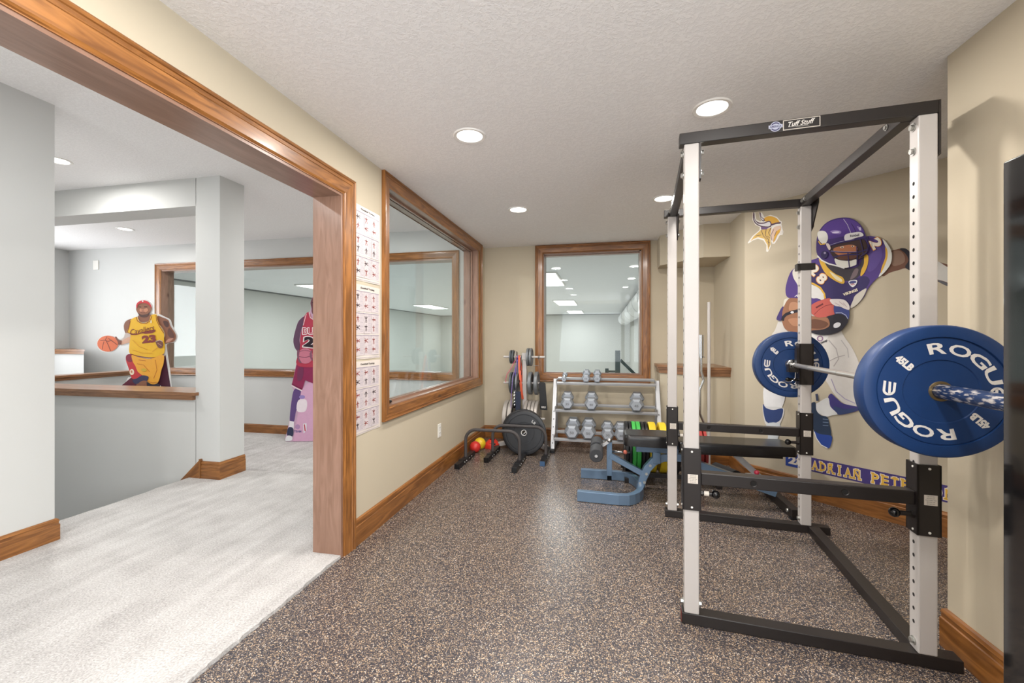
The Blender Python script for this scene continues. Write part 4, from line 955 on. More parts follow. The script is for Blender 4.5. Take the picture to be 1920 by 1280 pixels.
d.poly('left_arm', SB, [(500, 372), (440, 388), (408, 425), (402, 480), (425, 545), (485, 560), (510, 460)]); d.poly('left_arm', (206, 190, 182), [(425, 540), (500, 548), (495, 640), (420, 668), (365, 682), (350, 640), (400, 590)]); d.poly('left_arm', (222, 176, 150), [(410, 610), (490, 580), (490, 640), (400, 670), (370, 680), (365, 650)])
d.ell('ball', (226, 116, 72), 210, 666, 126, 96)
for pts in ([(165, 640), (150, 690), (142, 735)], [(180, 610), (215, 680), (245, 752)], [(215, 600), (270, 640), (325, 680)], [(120, 630), (170, 622), (215, 640), (260, 620)], [(200, 580), (190, 610)]): d.line('ball', (110, 60, 50), pts, 6)
d.poly('left_arm', (126, 74, 56), [(300, 590), (318, 582), (345, 620), (375, 632), (372, 672), (340, 678), (330, 640)])
d.poly('right_arm', SB, [(808, 336), (870, 352), (940, 385), (965, 455), (1018, 535), (1032, 590), (1005, 640), (950, 655), (900, 664), (880, 620), (900, 560), (870, 480), (820, 420)])
d.poly('right_arm', (86, 56, 50), [(880, 395), (930, 400), (948, 450), (920, 470), (890, 440)]); d.poly('right_arm', (190, 140, 120), [(940, 610), (1000, 600), (960, 640), (905, 655)]); d.poly('right_arm', (104, 68, 58), [(950, 480), (1000, 540), (1010, 590), (960, 590), (930, 540)])
d.poly('head', SB, [(582, 330), (715, 318), (745, 330), (715, 390), (650, 408), (600, 395)])
d.poly('head', (150, 100, 76), [(556, 240), (566, 192), (600, 160), (650, 150), (705, 168), (738, 215), (745, 250), (728, 275), (716, 305), (690, 342), (645, 352), (602, 338), (575, 300), (558, 268)])
d.poly('head', (84, 56, 48), [(580, 295), (620, 320), (690, 310), (716, 285), (714, 310), (690, 342), (645, 352), (602, 338)])
d.poly('head', (200, 140, 110), [(605, 245), (640, 255), (685, 240), (700, 270), (670, 290), (620, 290), (598, 270)]); d.line('head', (60, 36, 32), [(588, 226), (618, 228)], 10); d.line('head', (60, 36, 32), [(652, 226), (690, 222)], 10); d.line('head', (110, 50, 48), [(612, 290), (640, 284), (662, 290)], 8); d.line('head', (90, 56, 46), [(622, 262), (640, 268), (655, 262)], 6)
d.poly('headband', RD, [(560, 232), (566, 188), (600, 158), (650, 146), (705, 165), (738, 208), (738, 240), (720, 210), (690, 188), (650, 180), (610, 184), (580, 202), (572, 236)]); d.poly('headband', (236, 226, 226), [(628, 150), (645, 148), (648, 165), (632, 166)], False)
d.poly('jersey', YJ, [(572, 346), (590, 390), (630, 415), (680, 412), (720, 385), (742, 325), (805, 318), (815, 380), (845, 450), (892, 530), (895, 620), (905, 710), (892, 785), (840, 815), (740, 830), (600, 812), (486, 785), (480, 680), (492, 560), (448, 530), (470, 470), (490, 390), (530, 358)])
d.line('jersey', MR, [(562, 348), (575, 392), (620, 422), (680, 425), (728, 395), (750, 335)], 8); d.line('jersey', MR, [(800, 325), (806, 390), (838, 455), (890, 540)], 7); d.line('jersey', MR, [(492, 395), (476, 460), (456, 530), (500, 552)], 7)
d.line('jersey', MR, [(490, 788), (600, 820), (740, 838), (840, 822), (895, 790)], 7)
d.poly('jersey', MR, [(496, 540), (560, 548), (640, 528), (720, 506), (788, 502), (790, 520), (750, 540), (680, 548), (630, 544), (560, 562), (510, 558)]); d.text('jersey', (110, 24, 20), 'Cavaliers', 636, 502, 296, 70, 12, .004, .3)
d.text('jersey', MR, '23', 716, 610, 170, 94, 6, .07)
d.poly('jersey', (236, 226, 190), [(735, 392), (748, 388), (750, 415), (738, 420)])
for pts in ([(520, 620), (600, 700), (700, 740)], [(880, 640), (840, 700), (760, 760)], [(520, 740), (640, 780), (760, 780)]): d.line('jersey', (206, 140, 36), pts, 5)
d.poly('right_arm', (120, 76, 64), [(800, 640), (830, 625), (875, 640), (892, 675), (880, 710), (850, 722), (815, 690)]); d.line('right_arm', (220, 200, 190), [(800, 640), (850, 622), (885, 640)], 6); d.line('right_arm', (196, 150, 130), [(825, 660), (870, 690)], 6)
d.poly('shorts', RD, [(444, 830), (458, 800), (495, 790), (530, 815), (570, 900), (580, 980), (650, 1045), (580, 1080), (525, 1085), (500, 1040), (478, 960), (450, 880)])
d.poly('shorts', (136, 38, 60), [(446, 830), (460, 800), (495, 790), (530, 812), (545, 860), (500, 885), (460, 870)])
d.ell('shorts', (236, 214, 190), 518, 1005, 28, 36); d.ell('shorts', (196, 120, 90), 515, 1000, 10, 16)
d.poly('shorts', (236, 168, 56), [(518, 800), (600, 826), (740, 845), (892, 800), (898, 900), (872, 980), (850, 1080), (820, 1140), (760, 1150), (710, 1125), (650, 1050), (590, 1000), (560, 930), (530, 880)])
for pts in ([(580, 905), (660, 920), (730, 1000)], [(800, 860), (820, 980), (780, 1080)], [(600, 860), (690, 870)], [(700, 1110), (770, 1135), (825, 1125)]): d.line('shorts', (190, 108, 40), pts, 6)
d.ell('shorts', (206, 170, 60), 665, 980, 34, 20)
d.poly('legs', (60, 58, 88), [(530, 1100), (580, 1080), (640, 1045), (700, 1050), (722, 1070), (700, 1110), (640, 1120), (590, 1150), (545, 1135)])
d.poly('legs', (52, 44, 56), [(700, 1125), (770, 1155), (830, 1140), (850, 1190), (800, 1500), (700, 1500), (680, 1200)])
d.poly('legs', SB, [(575, 1190), (600, 1140), (640, 1112), (685, 1108), (702, 1150), (700, 1500), (720, 2100), (640, 2100), (600, 1600)])
d.poly('floor_print', (224, 220, 214), [(865, 1160), (878, 1190), (850, 1190)], False)
d.done()

t, pl = standee('basketball_cutout', 'cardboard cutout of a person in red jersey holding a ball, by the jamb', (-4.18, 5.02), (math.cos(math.radians(16)), math.sin(math.radians(16))))
d = Decal(t, pl, 510, 530, 4.0, base=.002, step=.0006); MX = 328
mir = lambda P: [(2 * MX - x, y) for x, y in P]
half = [(328, 88), (302, 112), (288, 150), (294, 190), (285, 215), (222, 262), (192, 300), (160, 420), (170, 485), (195, 520), (180, 620), (148, 775), (165, 815), (142, 900), (132, 1030), (112, 1120), (98, 1170), (105, 1190)]
full = half + [(2 * MX - x, y) for x, y in reversed(half)]
q = [d.P(*p) for p in full]; zlow = min(z for u, z in q); q = [(u, max(ZF + .002, z)) for u, z in q]
MB().prism(q, -.004, .0015, lambda a, c, h: pl.at(a, c, h)).build('board', dcol((206, 170, 196)), t)
RJ, CR, SKM = (176, 58, 80), (140, 44, 84), (112, 72, 82)
d.poly('head', SKM, [(328, 92), (304, 114), (290, 150), (297, 190), (300, 225), (328, 250), (356, 225), (360, 190), (366, 150), (352, 114)])
d.line('head', (60, 40, 50), [(300, 148), (318, 146)], 6); d.line('head', (200, 150, 160), [(312, 186), (330, 190), (344, 186)], 5)
for f_ in (lambda P: P, mir):
    d.poly('arms', (96, 68, 92), f_([(245, 255), (222, 265), (192, 305), (162, 420), (172, 485), (202, 520), (218, 490), (206, 430), (222, 350), (240, 300)]))
    LN_ = 'near_leg' if f_ is not mir else 'far_leg'
    d.poly(LN_, (98, 74, 128), f_([(168, 800), (146, 900), (135, 1035), (165, 1042), (182, 960), (212, 900), (222, 800)]))
    d.poly(LN_, (232, 228, 232), f_([(134, 1034), (166, 1040), (164, 1095), (128, 1088)]), False)
    d.poly(LN_, (52, 56, 84), f_([(128, 1082), (160, 1090), (160, 1140), (142, 1158), (118, 1150), (114, 1118)])); d.poly(LN_, (226, 226, 230), f_([(104, 1165), (118, 1145), (150, 1150), (148, 1180), (104, 1186)]))
d.poly('floor_print', (214, 168, 198), [(222, 800), (328, 700), (434, 800), (480, 1185), (160, 1188), (200, 960)], False)
d.poly('floor_print', (236, 224, 232), [(200, 880), (262, 880), (255, 960), (190, 960)]); d.ell('floor_print', (150, 130, 190), 228, 855, 22, 14); d.ell('floor_print', (176, 140, 180), 195, 1078, 18, 18); d.text('floor_print', (110, 100, 150), 'TEAM', 195, 1112, 56, 16)
d.poly('floor_print', (232, 232, 240), [(236, 1055), (262, 1050), (262, 1105), (240, 1128)], False); d.line('floor_print', (190, 60, 80), [(246, 1060), (252, 1110)], 9)
d.poly('shorts', CR, [(190, 600), (170, 690), (150, 768), (228, 808), (252, 730), (328, 760), (404, 730), (428, 808), (506, 768), (486, 690), (466, 600)], False)
for f_ in (lambda P: P, mir): d.line('shorts', (232, 214, 222), f_([(150, 768), (190, 790), (228, 808)]), 9); d.line('shorts', (100, 30, 60), f_([(152, 756), (192, 778), (230, 796)]), 5)
d.poly('shorts', (116, 52, 86), [(200, 640), (240, 640), (230, 720), (195, 730)])
d.poly('jersey', RJ, [(285, 222), (262, 228), (245, 258), (236, 320), (218, 400), (212, 500), (190, 615), (328, 632), (466, 615), (444, 500), (438, 400), (420, 320), (411, 258), (394, 228), (371, 222), (350, 275), (328, 288), (306, 275)])
d.line('jersey', (232, 214, 214), [(282, 222), (292, 262), (328, 284), (364, 262), (374, 222)], 6); d.line('jersey', (232, 200, 206), [(262, 232), (238, 320)], 5)
d.text('jersey', (238, 228, 230), 'BULLS', 328, 362, 196, 58, 0, .06); d.text('jersey', RJ, 'BULLS', 328, 362, 184, 46, 0, .0)
d.text('jersey', (238, 228, 230), '23', 318, 448, 168, 92, -6, .09); d.text('jersey', (44, 30, 40), '23', 318, 448, 152, 78, -6, .06)
d.ell('ball', (198, 120, 140), 255, 548, 56, 58); d.line('ball', (110, 60, 84), [(202, 552), (255, 560), (308, 545)], 4); d.line('ball', (110, 60, 84), [(212, 515), (250, 505), (300, 515)], 3)
d.poly('arms', (130, 84, 104), [(196, 505), (212, 510), (208, 560), (228, 600), (208, 592), (194, 552)]); d.poly('arms', (130, 84, 104), mir([(348, 505), (352, 530), (350, 560), (338, 585), (360, 570), (368, 530)]))
d.done()

# ------------------------------------------------ exercise posters
def poster(ya, yb, z0, z1, label):
    t = thing('exercise_poster', label, 'poster', (XL, (ya + yb) / 2, (z0 + z1) / 2), 'dumbbell training posters beside the opening')
    W_, H_ = yb - ya, z1 - z0
    nx, nz = 7, 9; b = MB(); fr = lambda a, c, h: Vector((XL + .0015 + h, ya + a, z0 + c))
    g = [[fr(W_ * i / nx, H_ * j / nz, .0015 + .0015 * math.sin(i * 1.1 + z0 * 9) * math.cos(j * .8)) for i in range(nx + 1)] for j in range(nz + 1)]
    b.add([p for r in g for p in r], [(j * (nx + 1) + i, j * (nx + 1) + i + 1, (j + 1) * (nx + 1) + i + 1, (j + 1) * (nx + 1) + i) for j in range(nz) for i in range(nx)], 0, None, True)
    b.build('sheet', mat('poster_paper', srgb(222, 212, 204), .28, spec=.6, coat=.3), t)
    F_ = lambda a, c, h=.0034: fr(a, c, h)
    b = MB(); vs, fs = fit_text('Dumbbell Training', W_ * .52, H_ * .030, off=.03); b.add([F_(W_ / 2 + x, H_ * .955 + y) for x, y in vs], fs); b.build('title', M_INK, t)
    b = MB()
    def rc(a0, c0, a1, c1, mi, h=.0034): b.add([F_(a0, c0, h), F_(a1, c0, h), F_(a1, c1, h), F_(a0, c1, h)], [(0, 1, 2, 3)], mi)
    m_ = .05 * W_
    for r in range(3):
        c1 = H_ * (.915 - r * .295); c0 = c1 - H_ * .28
        rc(m_, c1 - .004, W_ - m_, c1, 0)
        for q in range(3):
            a0 = m_ + q * (W_ - 2 * m_) / 3 + .002; a1 = m_ + (q + 1) * (W_ - 2 * m_) / 3 - .002
            rc(a0, c0 + .002, a1, c1 - .005, 2, .0031)
            rc(a0 - .002, c0, a0 - .0012, c1, 0)
            tl = a0 + (a1 - a0) * .52
            for k in range(14):
                zz = c1 - .012 - k * (c1 - c0 - .018) / 14; rc(tl, zz, a1 - .003 - random.random() * .008, zz + .0016, 0)
            for k in range(2):
                cx_ = a0 + (a1 - a0) * .26; cz_ = c1 - (c1 - c0) * (.28 + .42 * k); lie = random.random() < .4
                mi = random.choice((1, 1, 3)); s_ = .019
                def limb(pts, w_=.0042):
                    for (xa, za), (xb, zb_) in zip(pts[:-1], pts[1:]):
                        dv = Vector((xb - xa, zb_ - za)).normalized(); nn_ = Vector((-dv.y, dv.x)) * w_ / 2
                        P_ = [(xa + nn_.x, za + nn_.y), (xb + nn_.x, zb_ + nn_.y), (xb - nn_.x, zb_ - nn_.y), (xa - nn_.x, za - nn_.y)]
                        P_ = [rot2((x, y), PI / 2 if lie else 0) for x, y in P_]
                        b.add([F_(cx_ + x * s_ / .02, cz_ + y * s_ / .02, .0036) for x, y in P_], [(0, 1, 2, 3)], mi)
                sp = random.uniform(.004, .012); ar = random.uniform(-.004, .016)
                limb([(0, .014), (0, -.002)], .010); limb([(0, -.002), (-sp * .6, -.012), (-sp, -.024)], .005); limb([(0, -.002), (sp, -.012), (sp * .8, -.024)], .005)
                limb([(0, .012), (-.010, .004), (-.013, ar)], .0036); limb([(0, .012), (.010, .004), (.013, ar)], .0036); limb([(-.002, .019), (.003, .019)], .006)
                limb([(-.018, ar), (-.009, ar)], .004); limb([(.009, ar), (.018, ar)], .004)
    rc(m_, H_ * .016, W_ - m_, H_ * .02, 0)
    b.build('chart', [mat('poster_violet_ink', srgb(150, 140, 158), .5), mat('poster_red_ink', srgb(150, 72, 66), .5), mat('poster_panel', srgb(206, 196, 198), .4), mat('poster_dark_ink', srgb(66, 48, 52), .5)], t)
poster(2.359, 2.673, 1.642, 2.117, 'topmost of the three dumbbell training posters beside the opening trim')
poster(2.357, 2.669, 1.148, 1.619, 'middle of the three dumbbell training posters beside the opening trim')
poster(2.354, 2.672, .675, 1.135, 'lowest of the three dumbbell training posters beside the opening trim')

# ================================================================== DUMBBELL RACK
dr = thing('dumbbell_rack', 'silver three-tier dumbbell rack under the back window', 'dumbbell rack', (.03, 4.98, 0))
XA, XB = -.575, .63
TIERS = [(.765, 5.03, 5.20), (.465, 4.90, 5.10), (.165, 4.77, 4.98)]
for x in (XA, XB - .045):
    b = MB().sweep([(x + .0225, 4.80, .03), (x + .0225, 5.12, .79)], [(-.0225, -.022), (.0225, -.022), (.0225, .022), (-.0225, .022)], up=(0, -1, .4))
    up_ = b.build('side_upright', M_SILV, dr, .003)
    hb = MB()
    for k in range(5):
        f_ = .08 + k * .11; P_ = Vector((x + .0225, 4.80, .03)).lerp(Vector((x + .0225, 5.12, .79)), f_); nrm = Vector((0, -.79, .33)).normalized()
        hb.lathe([(.0001, 0), (.006, 0)], P_ + nrm * .0226, nrm, 12)
    hb.build('adjustment_holes', M_HOLE, up_)
    MB().box((x - .004, 4.745, 0.001), (x + .05, 5.26, .035)).build('foot', M_RUBB, dr, .004)
    MB().sweep([(x + .0225, 5.22, .035), (x + .0225, 5.10, .74)], [(-.018, -.018), (.018, -.018), (.018, .018), (-.018, .018)], up=(0, -1, .2)).build('rear_leg', M_SILV, dr)
for z, ya, yb in TIERS:
    for y, zz in ((ya, z - .012), (yb, z + .028)):
        b = MB().sweep([(XA + .045, y, zz), (XB - .045, y, zz)], [(-.020, -.012), (.020, -.012), (.020, .012), (-.020, .012)], up=(0, -.25, 1)); b.build('rail', M_SILV, dr, .002)
    for x in (XA + .035, XB - .045): MB().box((x, ya - .015, z - .02), (x + .008, yb + .015, z + .03)).build('tier_bracket', M_SILV, dr)
M_HEX = mat('grey_hex_iron', srgb(150, 156, 164), .38, .35, bump=(120, .2, .001)); M_HEXF = mat('grey_hex_face', srgb(200, 208, 220), .3, .2)
def dumbbell(x, tier, r, label, lbs, yaw=0.0):
    z, ya, yb = TIERS[tier]; fy, fz = ya, z; slope = Vector((0, yb - ya, .04)).normalized()
    length = r * 1.15; grip = .12; c0 = Vector((x, ya - length * .55, z + r * .87 + .0045)); ax = slope
    ax = (Matrix.Rotation(yaw, 3, 'Z') @ ax).normalized()
    t = thing('hex_dumbbell', label, 'dumbbell', (x, (ya + yb) / 2, z + r), 'grey hex dumbbells on the rack')
    side = ax.cross(Vector((0, 0, 1))).normalized(); up = side.cross(ax)
    def hexr(c, rr): return [c + side * rr * math.cos(PI / 3 * k) + up * rr * math.sin(PI / 3 * k) for k in range(6)]
    gap = yb - ya
    for i, s0 in enumerate((0, length + grip)):
        rings = [hexr(c0 + ax * (s0 + h), rr) for h, rr in ((0, r * .72), (length * .14, r), (length * .86, r), (length, r * .72))]
        b = MB(); vs = [v for q_ in rings for v in q_]
        b.add(vs, [(j * 6 + k, j * 6 + (k + 1) % 6, (j + 1) * 6 + (k + 1) % 6, (j + 1) * 6 + k) for j in range(3) for k in range(6)], 0)
        b.add(rings[0], [tuple(range(6))], 1); b.add(rings[3], [tuple(range(6))], 1)
        hd = b.build('head', [M_HEX, M_HEXF], t, .003)
        if i == 0:
            vs, fs = fit_text(lbs, r * .55, r * .36, off=.03); cc = c0 - ax * .0012
            MB().add([cc + side * x_ + up * y_ for x_, y_ in vs], fs).build('number', M_HEX, hd)
    MB().cyl(c0 + ax * (length - .004), c0 + ax * (length + grip + .004), .0155, 16).build('handle', M_CHR, t)
def xat(px, y, z=.8):
    r = ray(px, 700); return r.x * y / r.y
dumbbell(xat(1057, 5.0), 0, .034, 'tiny hex dumbbell at the left end of the top shelf', '5')
dumbbell(xat(1098.5, 4.98), 0, .050, 'left one of the pair of small hex dumbbells on the top shelf', '10')
dumbbell(xat(1119.5, 4.98), 0, .050, 'right one of the pair of small hex dumbbells on the top shelf', '10')
dumbbell(xat(1063.2, 4.83), 1, .075, 'hex dumbbell at the left end of the middle shelf', '35', .06)
dumbbell(xat(1108.2, 4.83), 1, .077, 'hex dumbbell second from the left on the middle shelf', '40')
dumbbell(xat(1193.5, 4.83), 1, .080, 'hex dumbbell alone at the right end of the middle shelf', '45', -.10)
dumbbell(xat(1071.7, 4.69), 2, .084, 'large hex dumbbell at the left end of the bottom shelf', '50')
dumbbell(xat(1102.6, 4.69), 2, .084, 'large hex dumbbell second from the left on the bottom shelf', '50')
dumbbell(xat(1139.5, 4.70), 2, .072, 'hex dumbbell third from the left on the bottom shelf, behind the leg pad', '30')
dumbbell(xat(1165.0, 4.70), 2, .072, 'hex dumbbell half hidden by the bench seat on the bottom shelf', '30')

# ================================================================== PLATE TREE
TX, TY = -.918, 5.06
tr = thing('plate_tree', 'white plate tree in the back left corner loaded with iron plates', 'plate rack', (TX, TY, 0))
MB().box((TX - .025, TY - .02, .05), (TX + .025, TY + .03, 1.03)).build('post', M_WHT, tr, .003)
MB().box((TX - .032, TY - .028, 1.02), (TX + .032, TY + .04, 1.105)).build('head_block', M_WHT, tr, .004)
PEG = [(1.055, .255, .245), (.742, .235, .02), (.318, .255, .245)]
PEGS = {}
for zi, z in enumerate((1.055, .742, .318)):
    r_ = .0125 if zi != 1 else .0125; xr = (.245, .235, .245)[zi]
    MB().cyl((TX - .26, TY, z), (TX + xr, TY, z), .0135, 16).build('peg', M_WHT, tr)
for dx, dy, fx, fy in ((-.02, 0, -1.245, 4.835), (.02, 0, -.600, 4.80)):
    MB().sweep([(TX + dx, TY, .06), (fx, fy, .035)], [(-.025, -.022), (.025, -.022), (.025, .022), (-.025, .022)]).build('leg', M_WHT, tr, .003)
    MB().box((fx - .04, fy - .05, .0), (fx + .03, fy + .01, .062)).build('rubber_foot', M_RUBB, tr, .004)
def iron(x, z, r, th, label, m=None, grp='iron plates on the plate tree'):
    t = thing('iron_plate', label, 'weight plate', (x, TY, z), grp)
    h = th / 2; prof = [(.0136, h * .75), (r * .3, h * .75), (r * .32, h * .45), (r * .78, h * .45), (r * .82, h), (r * .97, h), (r, h * .7)]
    zz = z - .0001
    MB().lathe(prof + [(a, -c) for a, c in reversed(prof)] + [prof[0]], (x, TY, zz), (1, 0, 0), 48).build('disc', m or M_STEELG, t)
def tx(px): return xat(px, TY)
M_IL = mat('light_iron', srgb(176, 170, 164), .4, .4); M_ID = mat('dark_iron', srgb(92, 98, 104), .4, .4)
iron(tx(958.5), 1.055, .083, .019, 'small iron plate outermost on the top left peg', M_ID)
iron(tx(962.7), 1.055, .083, .019, 'small iron plate second on the top left peg', M_ID)
iron(tx(967.8), 1.055, .073, .016, 'smallest thin iron plate beside the orange band', M_IL)
iron(tx(990.4), 1.055, .107, .027, 'iron plate next to the post on the top right peg', M_STEELG)
iron(tx(995.8), 1.055, .107, .027, 'iron plate outer one on the top right peg', M_STEELG)
iron(tx(959.5), .742, .130, .026, 'outermost iron plate on the middle left peg', M_ID)
iron(tx(964.8), .742, .130, .026, 'middle iron plate on the middle left peg', M_ID)
iron(tx(970.2), .742, .118, .026, 'innermost iron plate on the middle left peg', M_STEELG)
iron(tx(995.0), .742, .137, .040, 'inner grey iron plate on the middle right peg', M_STEELG)
iron(tx(1006.5), .742, .139, .040, 'outer grey iron plate on the middle right peg', M_STEELG)
for i, px in enumerate((951.5, 960.5)): iron(tx(px), .318, .218 - .006 * (1 - i), .05, ['outer large pale plate on the bottom left peg', 'inner large pale plate on the bottom left peg'][i], M_IL)
for i, px in enumerate((988.5, 995, 1001.5, 1008)): iron(tx(px), .318, .219, .037, ['large pale plate nearest the post on the bottom right peg', 'second large pale plate on the bottom right peg', 'third large pale plate on the bottom right peg', 'outermost large pale plate on the bottom right peg'][i], M_IL)
# bands, belt, clip, chain hung on the tree
def band(name, label, cat, x, z, w_, lenz, colr, dx=.0, thick=.004, half=.018):
    t = None; b = MB(); n_ = 26; out = []
    pts = []
    top = z
    for i in range(9):
        a = PI * i / 8; pts.append((x, TY + .0175 * math.cos(a), top + .0175 * math.sin(a)))
    for i in range(1, 10): pts.append((x + dx * i / 9, TY - .0175 - .05 * math.sin(PI * i / 10), top - lenz * i / 9))
    for i in range(6): a = PI * i / 5; pts.append((x + dx, TY - .0 - .018 * math.cos(a), top - lenz - .018 * math.sin(a)))
    for i in range(9, 0, -1): pts.append((x + dx * i / 9, TY + .018 + .02 * math.sin(PI * i / 10), top - lenz * i / 9))
    b.sweep(pts, [(-w_ / 2, -thick / 2), (w_ / 2, -thick / 2), (w_ / 2, thick / 2), (-w_ / 2, thick / 2)], up=(1, 0, 0.001), closed=True)
    sec = [(-thick / 2, -w_ / 2), (thick / 2, -w_ / 2), (thick / 2, w_ / 2), (-thick / 2, w_ / 2)]
    b = MB().sweep(pts, sec, up=(1, 0, 0.0005), closed=True)
    return tagt(b.build(name, colr), label, cat)
band('resistance_band', 'wide orange resistance band looped over the top peg', 'exercise band', tx(974.0), 1.055, .026, .50, mat('orange_latex', srgb(222, 96, 66), .5), .045)
band('resistance_band', 'narrow purple resistance band looped over the top peg', 'exercise band', tx(970.6), 1.056, .008, .42, mat('purple_latex', srgb(96, 76, 170), .5), -.03)
band('resistance_band', 'thin dark band looped on the top peg beside the post', 'exercise band', tx(978.0), 1.055, .007, .20, mat('dark_latex', srgb(50, 52, 60), .5), -.005)
P_ = [Vector((tx(969.6), TY - .03, 1.055)), Vector((tx(963.5), TY - .14, .93)), Vector((tx(956), TY - .155, .86)), Vector((tx(953.8), TY - .155, .80)), Vector((tx(953.8), TY - .15, .76))]
tagt(MB().tube(P_, .0035, 8).build('jump_rope', mat('pink_cord', srgb(206, 84, 116), .5)), 'thin pink cord draped over the left pegs', 'rope')
P_ = [Vector((tx(971.4), TY - .03, 1.02)), Vector((tx(966), TY - .15, .82)), Vector((tx(964), TY - .158, .62)), Vector((tx(963), TY - .16, .45))]
tagt(MB().tube(P_, .004, 8).build('jump_rope', mat('violet_cord', srgb(128, 104, 170), .5)), 'thin violet cord hanging down the left plates', 'rope')
t = thing('cable_handle_bundle', 'black straps with a small metal chain hanging by the tree post', 'strap', (tx(972), TY - .18, .60))
b = MB(); x0 = tx(973)
for i in range(9): 
    b.tube([Vector((x0 - .02 + .012 * math.cos(a), TY - .18 + (.003 if i % 2 else .010) * math.sin(a) * 1.2, .66 - i * .018 + .014 * math.sin(a + (0 if i % 2 else .4)))) for a in [2 * PI * k / 10 for k in range(10)]], .0028, 6, closed=True)
b.build('chain', M_CHR, t)
MB().tube([(x0 + .02, TY - .06, .78), (x0 + .01, TY - .17, .70), (x0 + .0, TY - .18, .60), (x0 - .03, TY - .18, .50), (x0 - .05, TY - .18, .42)], .008, 8).build('strap', M_RUBB, t)
MB().box((x0 - .005, TY - .19, .40), (x0 + .055, TY - .165, .66)).build('belt', mat('navy_web', srgb(36, 44, 66), .7), t, .004)
MB().sphere((x0 - .02, TY - .185, .49), .022, 12, 8, sc=(1, .6, 1)).build('carabiner', M_KNOB, t)
t = thing('dip_belt', 'black belt with small white lettering hanging off the middle right peg', 'belt', (tx(1017), TY - .05, .74))
b = MB(); xa, xb = tx(1010.5), tx(1024); fr_ = lambda a, c, h: Vector((xa + (xb - xa) * a + .02 * (1 - c), TY - .035 - h, .43 + .33 * c))
b.prism([(0.02, .02), (.98, 0), (1.0, .1), (.96, .95), (.8, 1.0), (.2, 1.0), (.05, .96), (0, .1)], 0, .01, fr_); b.build('strap', M_RUBB, t, .002)
vs, fs = fit_text('GOLD', .6, .07, off=.03); MB().add([fr_(.5 + x, .11 + y, .0115) for x, y in vs], fs).build('lettering', M_PWHITE, t)
b = MB(); pts = [Vector((tx(1008.7) + .0012 * i / 2, TY + .018 * math.cos(i * PI / 5), 1.055 + .018 * math.sin(i * PI / 5))) for i in range(36)]
b.tube(pts, .0022, 6); b.tube([(tx(1010), TY - .02, 1.05), (tx(1012), TY - .03, 1.0), (tx(1013), TY - .03, .95), (tx(1009), TY - .03, .955), (tx(1001), TY - .04, .952)], .0025, 6)
tagt(b.build('spring_clip', M_CHR), 'chrome spring clip on the top right peg of the tree', 'clip')
# two black bumpers leaning on the tree
M_BB = mat('black_bumper_rubber', srgb(17, 18, 24), .33, bump=(150, .15, .001), var=.15)
def fa(word1, word2):
    def f_(b, fr_, Rr):
        arc_word(b, word1, 52, -9, Rr * .66, Rr * .12, (.8,) * 8, fr_, 0, False); arc_word(b, word2, 245, -9, Rr * .66, Rr * .12, (.8,) * 8, fr_, 0, False)
    return f_
lean = Vector((.05, -1, .12)).normalized()
bumper('bumper_plate', 'black bumper plate in front, leaning on the plate tree', 'weight plate', (xat(983, 4.62), 4.62, .2435), lean, .240, .062, M_BB, 'black bumpers leaning on the plate tree', (1, .05, 0), fa('LB', '45LB'), mat('worn_white_print', srgb(190, 190, 190), .6), ring=M_CHR)
bumper('bumper_plate', 'black bumper plate behind the front one at the plate tree', 'weight plate', (xat(981, 4.70), 4.705, .2445), lean, .240, .062, M_RUBB, 'black bumpers leaning on the plate tree', (1, .05, 0), ring=M_CHR)

# ================================================================== PARALLETTES
def parallette(xa, xb, y, zt, label, blue=False):
    t = thing('parallette', label, 'exercise bar', ((xa + xb) / 2, y, 0), 'black parallette bars on the floor')
    r = .0165; rad = .11; P = [(xa, y, .03)]
    P.append((xa, y, zt - rad))
    for i in range(1, 8): a = PI / 2 * i / 8; P.append((xa + rad - rad * math.cos(a), y, zt - rad + rad * math.sin(a)))
    P.append((xa + rad, y, zt)); P.append((xb - rad, y, zt))
    for i in range(1, 8): a = PI / 2 * i / 8; P.append((xb - rad + rad * math.sin(a), y, zt - rad + rad * math.cos(a)))
    P += [(xb, y, zt - rad), (xb, y, .03)]
    MB().tube(P, r, 16).build('handle', mat('taupe_foam_grip', srgb(70, 66, 66), .7, bump=(250, .2, .001)), t)
    for i, x in enumerate((xa, xb)):
        f_ = MB().box((x - .026, y - .27, .0), (x + .026, y + .25, .052)).build('foot', M_RUBB, t, .004)
        MB().box((x - .03, y - .14, .04), (x + .03, y - .09, .056)).build('strap', M_RUBB, f_)
        bb = MB()
        for yy in (y - .11, y - .05, y + .05, y + .12): bb.sphere((x + .027, yy, .028), .006, 8, 6)
        bb.build('bolt', M_BOLT, f_)
        if i == 1 and blue: lab(MB().box((x - .025, y - .273, .002), (x + .025, y - .2705, .050)).build('end_cap', mat('blue_cap', srgb(58, 88, 124), .4), f_), 'blue end cap')
        else: MB().box((x - .025, y - .273, .002), (x + .025, y - .2705, .050)).build('end_cap', M_KNOB, f_)
parallette(-1.392, -.822, 4.235, .335, 'nearer black parallette bar beside the coloured balls')
parallette(-1.172, -.590, 4.505, .335, 'farther black parallette bar in front of the bumper plates', True)
